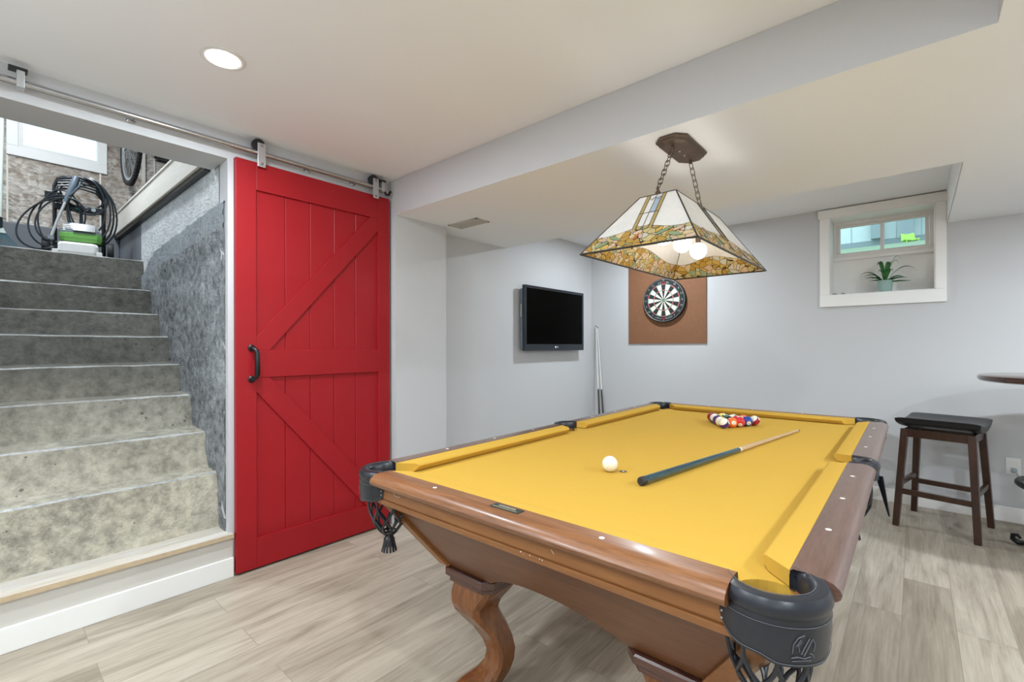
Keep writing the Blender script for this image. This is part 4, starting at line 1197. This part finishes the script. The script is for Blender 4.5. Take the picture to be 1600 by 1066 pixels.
# ================================================================== stool
ST = empty('bar_stool', (.137, 4.275, 0), math.radians(-12), label='dark wooden bar stool with black leather saddle seat', cat='stool')
lw, ld_, tw, td = .200, .225, .165, .160
for sx in (-1, 1):
    for sy in (-1, 1):
        MB().bar((sx * lw, sy * ld_, 0), (sx * tw, sy * td, .655), .034, .034, up=(0, 1, 0), w2=.040, d2=.040).build('leg', M['stool'], ST, local=True, bevel=.003)
def lp(sx, sy, z): t = z / .655; return (sx * (lw + (tw - lw) * t), sy * (ld_ + (td - ld_) * t), z)
for sy in (-1, 1):
    MB().bar(lp(-1, sy, .235), lp(1, sy, .235), .022, .034).build('stretcher', M['stool'], ST, local=True, bevel=.002)
    MB().bar(lp(-1, sy, .628), lp(1, sy, .628), .022, .052).build('seat_rail', M['stool'], ST, local=True, bevel=.002)
for sx in (-1, 1):
    MB().bar(lp(sx, -1, .285), lp(sx, 1, .285), .022, .034).build('stretcher', M['stool'], ST, local=True, bevel=.002)
    MB().bar(lp(sx, -1, .628), lp(sx, 1, .628), .022, .052).build('seat_rail', M['stool'], ST, local=True, bevel=.002)
mb = MB(); n = 16; grid = []
for i in range(n + 1):
    u = math.sin(PI / 2 * (-1 + 2 * i / n))
    e = max(0, 1 - abs(u) ** 8) ** .5
    top, bot = [], []
    for k in range(17):
        v = math.sin(PI / 2 * (-1 + 2 * k / 16)); ev = max(0, 1 - abs(v) ** 8) ** .5
        zt = .690 + .026 * v * v; half = .025 * (.5 + .5 * e) * (.6 + .4 * ev)
        top.append((u * .212, v * .205, zt + half)); bot.append((u * .208, v * .200, zt - half - .012 * (1 - v * v)))
    grid.append(top + bot[::-1])
mb.loft(grid); mb.build('saddle_seat', M['seat'], ST, local=True, smooth=True)

# ================================================================== pub table at the right edge
BT = empty('pub_table', (.735, 3.93, 0), label='round dark bar table cut off by the right frame edge', cat='table')
MB().lathe([(.01, 1.012), (.44, 1.012), (.455, 1.018), (.460, 1.030), (.457, 1.044), (.448, 1.049), (.01, 1.050)], (.735, 3.93, 0), 72).build('table_top', M['bartop'], BT, smooth=True)
MB().tube([(.735, 3.93, .30), (.735, 3.93, 1.012)], .038, 18).build('post', M['blackmetal'], BT, smooth=True)
MB().tube([(.735 + .29 * math.cos(2 * PI * i / 40), 3.93 + .29 * math.sin(2 * PI * i / 40), .43) for i in range(40)], .017, 10, closed=True).build('foot_ring', M['blackmetal'], BT, smooth=True)
for k in range(4):
    a = math.radians(138 + 90 * k); c_, s_ = math.cos(a), math.sin(a)
    pp = [(.03, .34), (.10, .33), (.18, .262), (.23, .17), (.27, .08), (.31, .035), (.355, .022), (.385, .035), (.385, .058), (.36, .066), (.345, .05)]
    mb = MB().tube([(.735 + r * c_, 3.93 + r * s_, z - .005) for r, z in pp], [.02, .018, .016, .015, .015, .016, .017, .015, .012, .010, .008], 8)
    mb.tube([(.735 + r * c_, 3.93 + r * s_, z) for r, z in ((.03, .12), (.12, .11), (.2, .07), (.27, .05))], .012, 8)
    mb.tube([(.735 + .03 * c_, 3.93 + .03 * s_, .43), (.735 + .285 * c_, 3.93 + .285 * s_, .43)], .010, 8)
    mb.build('scrolled_leg', M['blackmetal'], BT, smooth=True)

# ================================================================== outlet and cord
ou = empty('wall_outlet', (.506, YB, .386), label='white wall outlet on the back wall behind the pub table', cat='outlet')
MB().box(.470, .542, YB - .006, YB - .0005, .328, .444).build('cover_plate', M['white'], ou, bevel=.002)
for z in (.408, .362): MB().box(.488, .524, YB - .008, YB - .005, z - .015, z + .015).build('socket', M['wintrim'], ou, bevel=.003)
pc = empty('power_cord', (.506, YB - .02, .362), label='grey power cord with plug hanging from the wall outlet', cat='cord')
MB().box(.492, .520, YB - .040, YB - .0085, .346, .378).build('plug', M['greypost'], pc, bevel=.005)
MB().tube([(.506, YB - .04, .362), (.515, YB - .055, .352), (.530, YB - .06, .315), (.560, YB - .06, .25), (.63, YB - .06, .15), (.75, YB - .07, .03), (.9, YB - .08, .006), (1.2, YB - .1, .006)], .0045, 8).build('cable', M['greypost'], pc, smooth=True)

# ================================================================== plant on the sill
PX, PY = -.186, 4.795
pt_ = empty('potted_plant', (PX, PY, WZ0), label='leafy green spider plant in sage pot on the window sill', cat='plant')
mb = MB().lathe([(.001, .001), (.040, .001), (.050, .092), (.053, .094), (.053, .102), (.047, .102), (.045, .088), (.001, .088)], (PX, PY, WZ0), 28)
mb.build('plant_pot', M['potgreen'], pt_, smooth=True)
MB().lathe([(.001, .084), (.0455, .084), (.0455, .089), (.001, .091)], (PX, PY, WZ0), 20).build('soil', M['soil'], pt_)
random.seed(9)
leaves = [(-1.0, .16, .055, .012), (-.95, .13, .02, .017), (-.7, .10, .005, .018), (.98, .175, .07, .012), (1.0, .16, -.005, .022), (.8, .12, .03, .018), (.35, .09, .10, .010), (-.35, .06, .095, .016), (0.1, .03, .075, .02), (-.5, .05, .06, .02), (.5, .06, .06, .018), (.0, .05, .05, .02), (-.8, .12, .045, .010), (.6, .10, .115, .008), (-.6, .09, .03, .02), (.7, .14, .01, .02), (-.25, .07, .09, .015), (.25, .06, .09, .018), (-.9, .14, .045, .012)]
for (dx, ln, rise, w) in leaves:
    dy = random.uniform(-.45, .25); d = Vector((dx, dy * (1 - abs(dx) * .5), 0)); d.normalize(); s = Vector((-d.y, d.x, 0))
    secs = []
    nn = 9
    for i in range(nn):
        t = i / (nn - 1); p = Vector((PX, PY, WZ0 + .085)) + d * (ln * t) + Vector((0, 0, rise * 1.9 * math.sin(t * PI * .62) + (.03 * t if rise < .03 else 0) - .02 * t * t))
        ww = 2.3 * w * (.35 + 1.5 * t * (1 - t) * 1.6) * (1 - t ** 5) + .0006
        tilt = Vector((0, 0, .35)) 
        secs.append([p - s * ww * .5 + tilt * ww * .5, p - Vector((0, 0, .0012)), p + s * ww * .5 + tilt * ww * .5, p + Vector((0, 0, .0012))])
    MB().loft(secs).build('leaf', M['leaf'] if w > .011 else M['leafl'], pt_, smooth=True)
sc = empty('sill_cable', (-.47, 4.73, WZ0), label='small black cable with clips at the left end of the window sill', cat='cable')
MB().tube([(-.53, 4.715, WZ0 + .004), (-.50, 4.71, WZ0 + .008), (-.46, 4.72, WZ0 + .004), (-.42, 4.725, WZ0 + .003), (-.36, 4.73, WZ0 + .003)], .0028, 6).build('wire', M['black'], sc, smooth=True)
for x in (-.515, -.455): MB().box(x - .014, x + .014, 4.705, 4.725, WZ0 + .001, WZ0 + .014).build('clip', M['black'], sc, bevel=.003)

# ================================================================== pressure washer on the landing
PW = empty('pressure_washer', (-5.05, .535, 1.93), math.radians(-9), label='green and grey pressure washer with looped black hose', cat='pressure washer')
# local: +x faces the stairs, y across
def LW(mb, name, mat, parent=PW, **k): return mb.build(name, mat, parent, local=True, **k)
hw = .145
fr = LW(MB().tube([(-.08, -hw, .03), (-.06, -hw, .30), (-.05, -hw, .56), (-.045, -hw + .02, .62), (-.04, -hw + .06, .645), (-.04, hw - .06, .645), (-.045, hw - .02, .62), (-.05, hw, .56), (-.06, hw, .30), (-.08, hw, .03)], .014, 10), 'frame', M['black'], smooth=True)
LW(MB().box(-.075, -.03, -hw, hw, .385, .435), 'cross_panel', M['black'], bevel=.006)
for (yy, mt) in ((-.01, 'teal'), (.04, 'greypost'), (.085, 'greypost')): LW(MB().lathe([(.001, 0), (.015, 0), (.015, .006), (.001, .006)], (-.03, yy, .41), 14, 'x'), 'nozzle_holder', M[mt])
LW(MB().box(-.09, -.04, -.20, -.10, .445, .52), 'cord_hook', M['black'], bevel=.005)
# motor housing
def oct8(x0, x1, y0, y1, c, z): return [(x0 + c, y0, z), (x1 - c, y0, z), (x1, y0 + c, z), (x1, y1 - c, z), (x1 - c, y1, z), (x0 + c, y1, z), (x0, y1 - c, z), (x0, y0 + c, z)]
LW(MB().loft([oct8(-.05, .10, -.10, .13, .02, .12), oct8(-.05, .11, -.11, .14, .03, .15), oct8(-.05, .11, -.11, .14, .03, .185)]), 'motor_base', M['pwgreen'], bevel=.004)
hs_ = LW(MB().loft([oct8(-.05, .105, -.105, .135, .03, .186), oct8(-.05, .105, -.10, .13, .03, .215), oct8(-.04, .075, -.075, .09, .03, .265), oct8(-.02, .055, -.05, .06, .02, .272)]), 'motor_cover', M['pwgrey'], bevel=.004)
LW(MB().obox((.099, .035, .228), (.006, 0, 0.004), (0, .065, 0), (-.016, 0, .030)), 'dark_vent_panel', M['tvframe'], hs_)
for i in range(4): LW(MB().obox((.100, -.065, .200 + i * .013), (.003, 0, .002), (0, .022, 0), (-.001, 0, .003)), 'vent_slot', M['white'], hs_)
tk = LW(MB().loft([oct8(.07, .16, -.11, .115, .02, .0), oct8(.07, .165, -.115, .12, .02, .03), oct8(.07, .165, -.115, .12, .02, .085), oct8(.075, .15, -.10, .105, .02, .105)]), 'detergent_tank', M['white'], bevel=.008)
for sy in (-1, 1):
    LW(MB().lathe([(.02, -.02), (.07, -.02), (.075, -.012), (.075, .012), (.07, .02), (.02, .02)], (-.02, sy * .19, .077), 24, 'y'), 'wheel', M['rubber'], smooth=True)
    LW(MB().box(.12, .16, sy * .125 - .018, sy * .125 + .018, .0, .04), 'foot', M['white'], bevel=.004)
# spray gun and lance leaning on the frame
gn = LW(MB().tube([(.03, -.015, .64), (.05, -.03, .57), (.065, -.06, .48), (.075, -.075, .42)], [.020, .026, .018, .012], 10), 'spray_gun', M['gun'], smooth=True)
LW(MB().tube([(.06, .01, .60), (.085, .005, .56), (.09, -.03, .50), (.075, -.06, .47)], .006, 8), 'trigger_guard', M['gun'], gn, smooth=True)
LW(MB().tube([(.075, -.075, .42), (.09, -.115, .28), (.10, -.150, .14)], .010, 10), 'lance', M['galv'], gn, smooth=True)
LW(MB().lathe([(.001, 0), (.018, 0), (.018, .03), (.001, .03)], (.102, -.153, .115), 12), 'nozzle', M['pwgrey'], gn)
hz = MB(); random.seed(12)
def loop(c, ry, rz_, tilt, x, start=0, end=2 * PI, n=36):
    return [(x + .02 * math.sin(t * 2 + tilt), c[0] + ry * math.cos(t), c[1] + rz_ * math.sin(t) + tilt * ry * math.cos(t)) for t in [start + (end - start) * i / n for i in range(n + 1)]]
for (c, ry, rz_, tl, x) in (((-.13, .27), .15, .20, .3, .04), ((-.15, .25), .19, .19, .45, .055), ((-.11, .30), .12, .22, .2, .03), ((-.10, .28), .14, .17, .35, .07)):
    hz.tube(loop(c, ry, rz_, tl, x), .0062, 7, closed=False)
for (c, ry, rz_, tl, x) in (((.07, .38), .14, .26, -.1, .0), ((.06, .40), .13, .25, -.15, .02), ((.08, .36), .15, .25, -.05, -.01), ((.05, .42), .11, .22, -.1, .03), ((.02, .50), .15, .14, -.1, .01), ((.02, .52), .13, .11, -.05, -.02)):
    hz.tube(loop(c, ry, rz_, tl, x), .0068, 7)
for k in range(5):
    zz = .53 + k * .022
    hz.tube([(.0 + .03 * math.sin(k), -.12, zz), (.02, 0, zz + .03), (.01, .10, zz + .01), (-.02, .15, zz - .05)], .0075, 7)
tag(LW(hz, 'hose', M['hose'], smooth=True), 'looped black hose')

# ================================================================== leaf rake
RK = empty('leaf_rake', (-5.28, .110, 1.93), label='leaf rake with pale pole standing on the stair landing', cat='rake')
MB().tube([(-5.28, .112, 2.19), (-5.40, .128, 3.0), (-5.46, .135, 3.5)], .013, 10).build('pole', M['rakegreen'], RK, smooth=True)
MB().tube([(-5.27, .111, 2.13), (-5.28, .112, 2.215)], .018, 10).build('ferrule', M['tvframe'], RK, smooth=True)
MB().loft([[(-5.27 + a, .111 + b_, 2.135) for a, b_ in ((-.012, -.02), (.012, -.02), (.012, .02), (-.012, .02))], [(-5.265 + a, .111 + b_, 2.095) for a, b_ in ((-.01, -.035), (.01, -.035), (.01, .035), (-.01, .035))]]).build('collar', M['rakegreen'], RK)
for k in range(15):
    f_ = -1 + 2 * k / 14
    MB().tube([(-5.262, .111 + f_ * .032, 2.10), (-5.255, .111 + f_ * .075, 2.03), (-5.245, .111 + f_ * .125, 1.965), (-5.222, .111 + f_ * .135, 1.938)], .0032, 6).build('tine', M['rakeblue'], RK)
MB().tube([(-5.250, .111 - .10, 1.995), (-5.250, .111 + .10, 1.995)], .004, 6).build('tine_brace', M['rakeblue'], RK)

# ================================================================== hanging bicycle
BK = empty('bicycle', (-5.5, .940, 2.74), math.radians(1.5), label='bicycle hung up in the stairwell beside the window', cat='bicycle')
def LB(mb, name, mat, parent=BK, **k): return mb.build(name, mat, parent, local=True, **k)
def wheel(x):
    c = (x, 0, .34)
    w = LB(MB().tube([(x + .325 * math.cos(2 * PI * i / 48), 0, .34 + .325 * math.sin(2 * PI * i / 48)) for i in range(48)], .021, 10, closed=True), 'tyre', M['rubber'], smooth=True)
    kn = MB()
    for i in range(60):
        a = 2 * PI * i / 60
        for sy in (-.013, 0, .013): kn.obox((x + .344 * math.cos(a), sy, .34 + .344 * math.sin(a)), (.006 * math.cos(a), 0, .006 * math.sin(a)), (0, .004, 0), (-.006 * math.sin(a), 0, .006 * math.cos(a)))
    LB(kn, 'tread', M['rubber'], w)
    LB(MB().loft([[(x + r * math.cos(2 * PI * i / 48), y, .34 + r * math.sin(2 * PI * i / 48)) for r, y in ((.305, -.012), (.305, .012), (.283, .009), (.283, -.009))] for i in range(48)], loop=True), 'rim', M['galv'], w)
    sp_ = MB()
    for i in range(28):
        a = 2 * PI * i / 28; sp_.tube([(x + .02 * math.cos(a), (.02 if i % 2 else -.02), .34 + .02 * math.sin(a)), (x + .286 * math.cos(a), 0, .34 + .286 * math.sin(a))], .0012, 4)
    LB(sp_, 'spokes', M['galv'], w)
    LB(MB().lathe([(.001, -.05), (.02, -.05), (.02, .05), (.001, .05)], c, 12, 'y'), 'hub', M['galv'], w)
wheel(0); wheel(1.05)
LB(MB().lathe([(.001, .03), (.055, .03), (.045, .045), (.03, .055), (.001, .055)], (0, -.085, .34), 16, 'y'), 'cassette', M['greypost'])
mb = MB(); bb_, stp, hd_ = (.43, 0, .32), (.28, 0, .80), (.88, 0, .82)
for a, b_, r in ((bb_, stp, .016), (stp, hd_, .016), (bb_, (.90, 0, .74), .019), (hd_, (.90, 0, .72), .019), ((0, -.05, .34), bb_, .010), ((0, .05, .34), bb_, .010), ((0, -.05, .34), stp, .009), ((0, .05, .34), stp, .009), ((.90, .05, .70), (1.05, .05, .34), .012), ((.90, -.05, .70), (1.05, -.05, .34), .012)): mb.tube([a, b_], r, 8)
LB(mb, 'frame', M['galv'], smooth=True)
LB(MB().tube([(.86, -.3, .95), (.86, .3, .95)], .013, 8), 'handlebar', M['black'], smooth=True)
LB(MB().loft([oct8(.14, .40, -.06, .06, .03, .86), oct8(.14, .40, -.07, .07, .03, .89)]), 'saddle', M['black'])
LB(MB().lathe([(.001, -.004), (.09, -.004), (.09, .004), (.001, .004)], (.43, -.05, .32), 24, 'y'), 'chainring', M['blackmetal'])
for sy, dz in ((-1, .17), (1, -.17)):
    cr = LB(MB().bar((.43, sy * .07, .32), (.43, sy * .085, .32 + dz), .02, .02), 'crank_arm', M['blackmetal'])
    mb = MB(); zc = .32 + dz
    for (a, b_, c, d) in ((-.05, .05, -.045, -.033), (-.05, .05, .033, .045), (-.05, -.038, -.045, .045), (.038, .05, -.045, .045)): mb.box(.43 + c, .43 + d, sy * .14 + a, sy * .14 + b_, zc - .01, zc + .01)
    LB(mb, 'pedal', M['black'], cr)
LB(MB().tube([(.28, 0, .80), (.28, 0, 1.155)], .008, 8), 'hanging_hook', M['blackmetal'])
LB(MB().tube([(.88, 0, .85), (.88, 0, 1.155)], .008, 8), 'hanging_hook', M['blackmetal'])

# fill lamp added unseen on the upper ceiling to boost the stairwell daylight
sl = empty('stairwell_fill_lamp', (-4.4, .2, 3.9), label='added fill lamp on the stairwell ceiling, above the frame', cat='ceiling light')
MB().lathe([(.001, -.001), (.14, -.001), (.13, -.05), (.001, -.08)], (-4.4, .2, 3.9), 24).build('diffuser', M['potglow'], sl, smooth=True)
add_light('stairwell_fill_light', 'AREA', (-4.4, .2, 3.80), 42, (.86, .94, 1.0), .26)
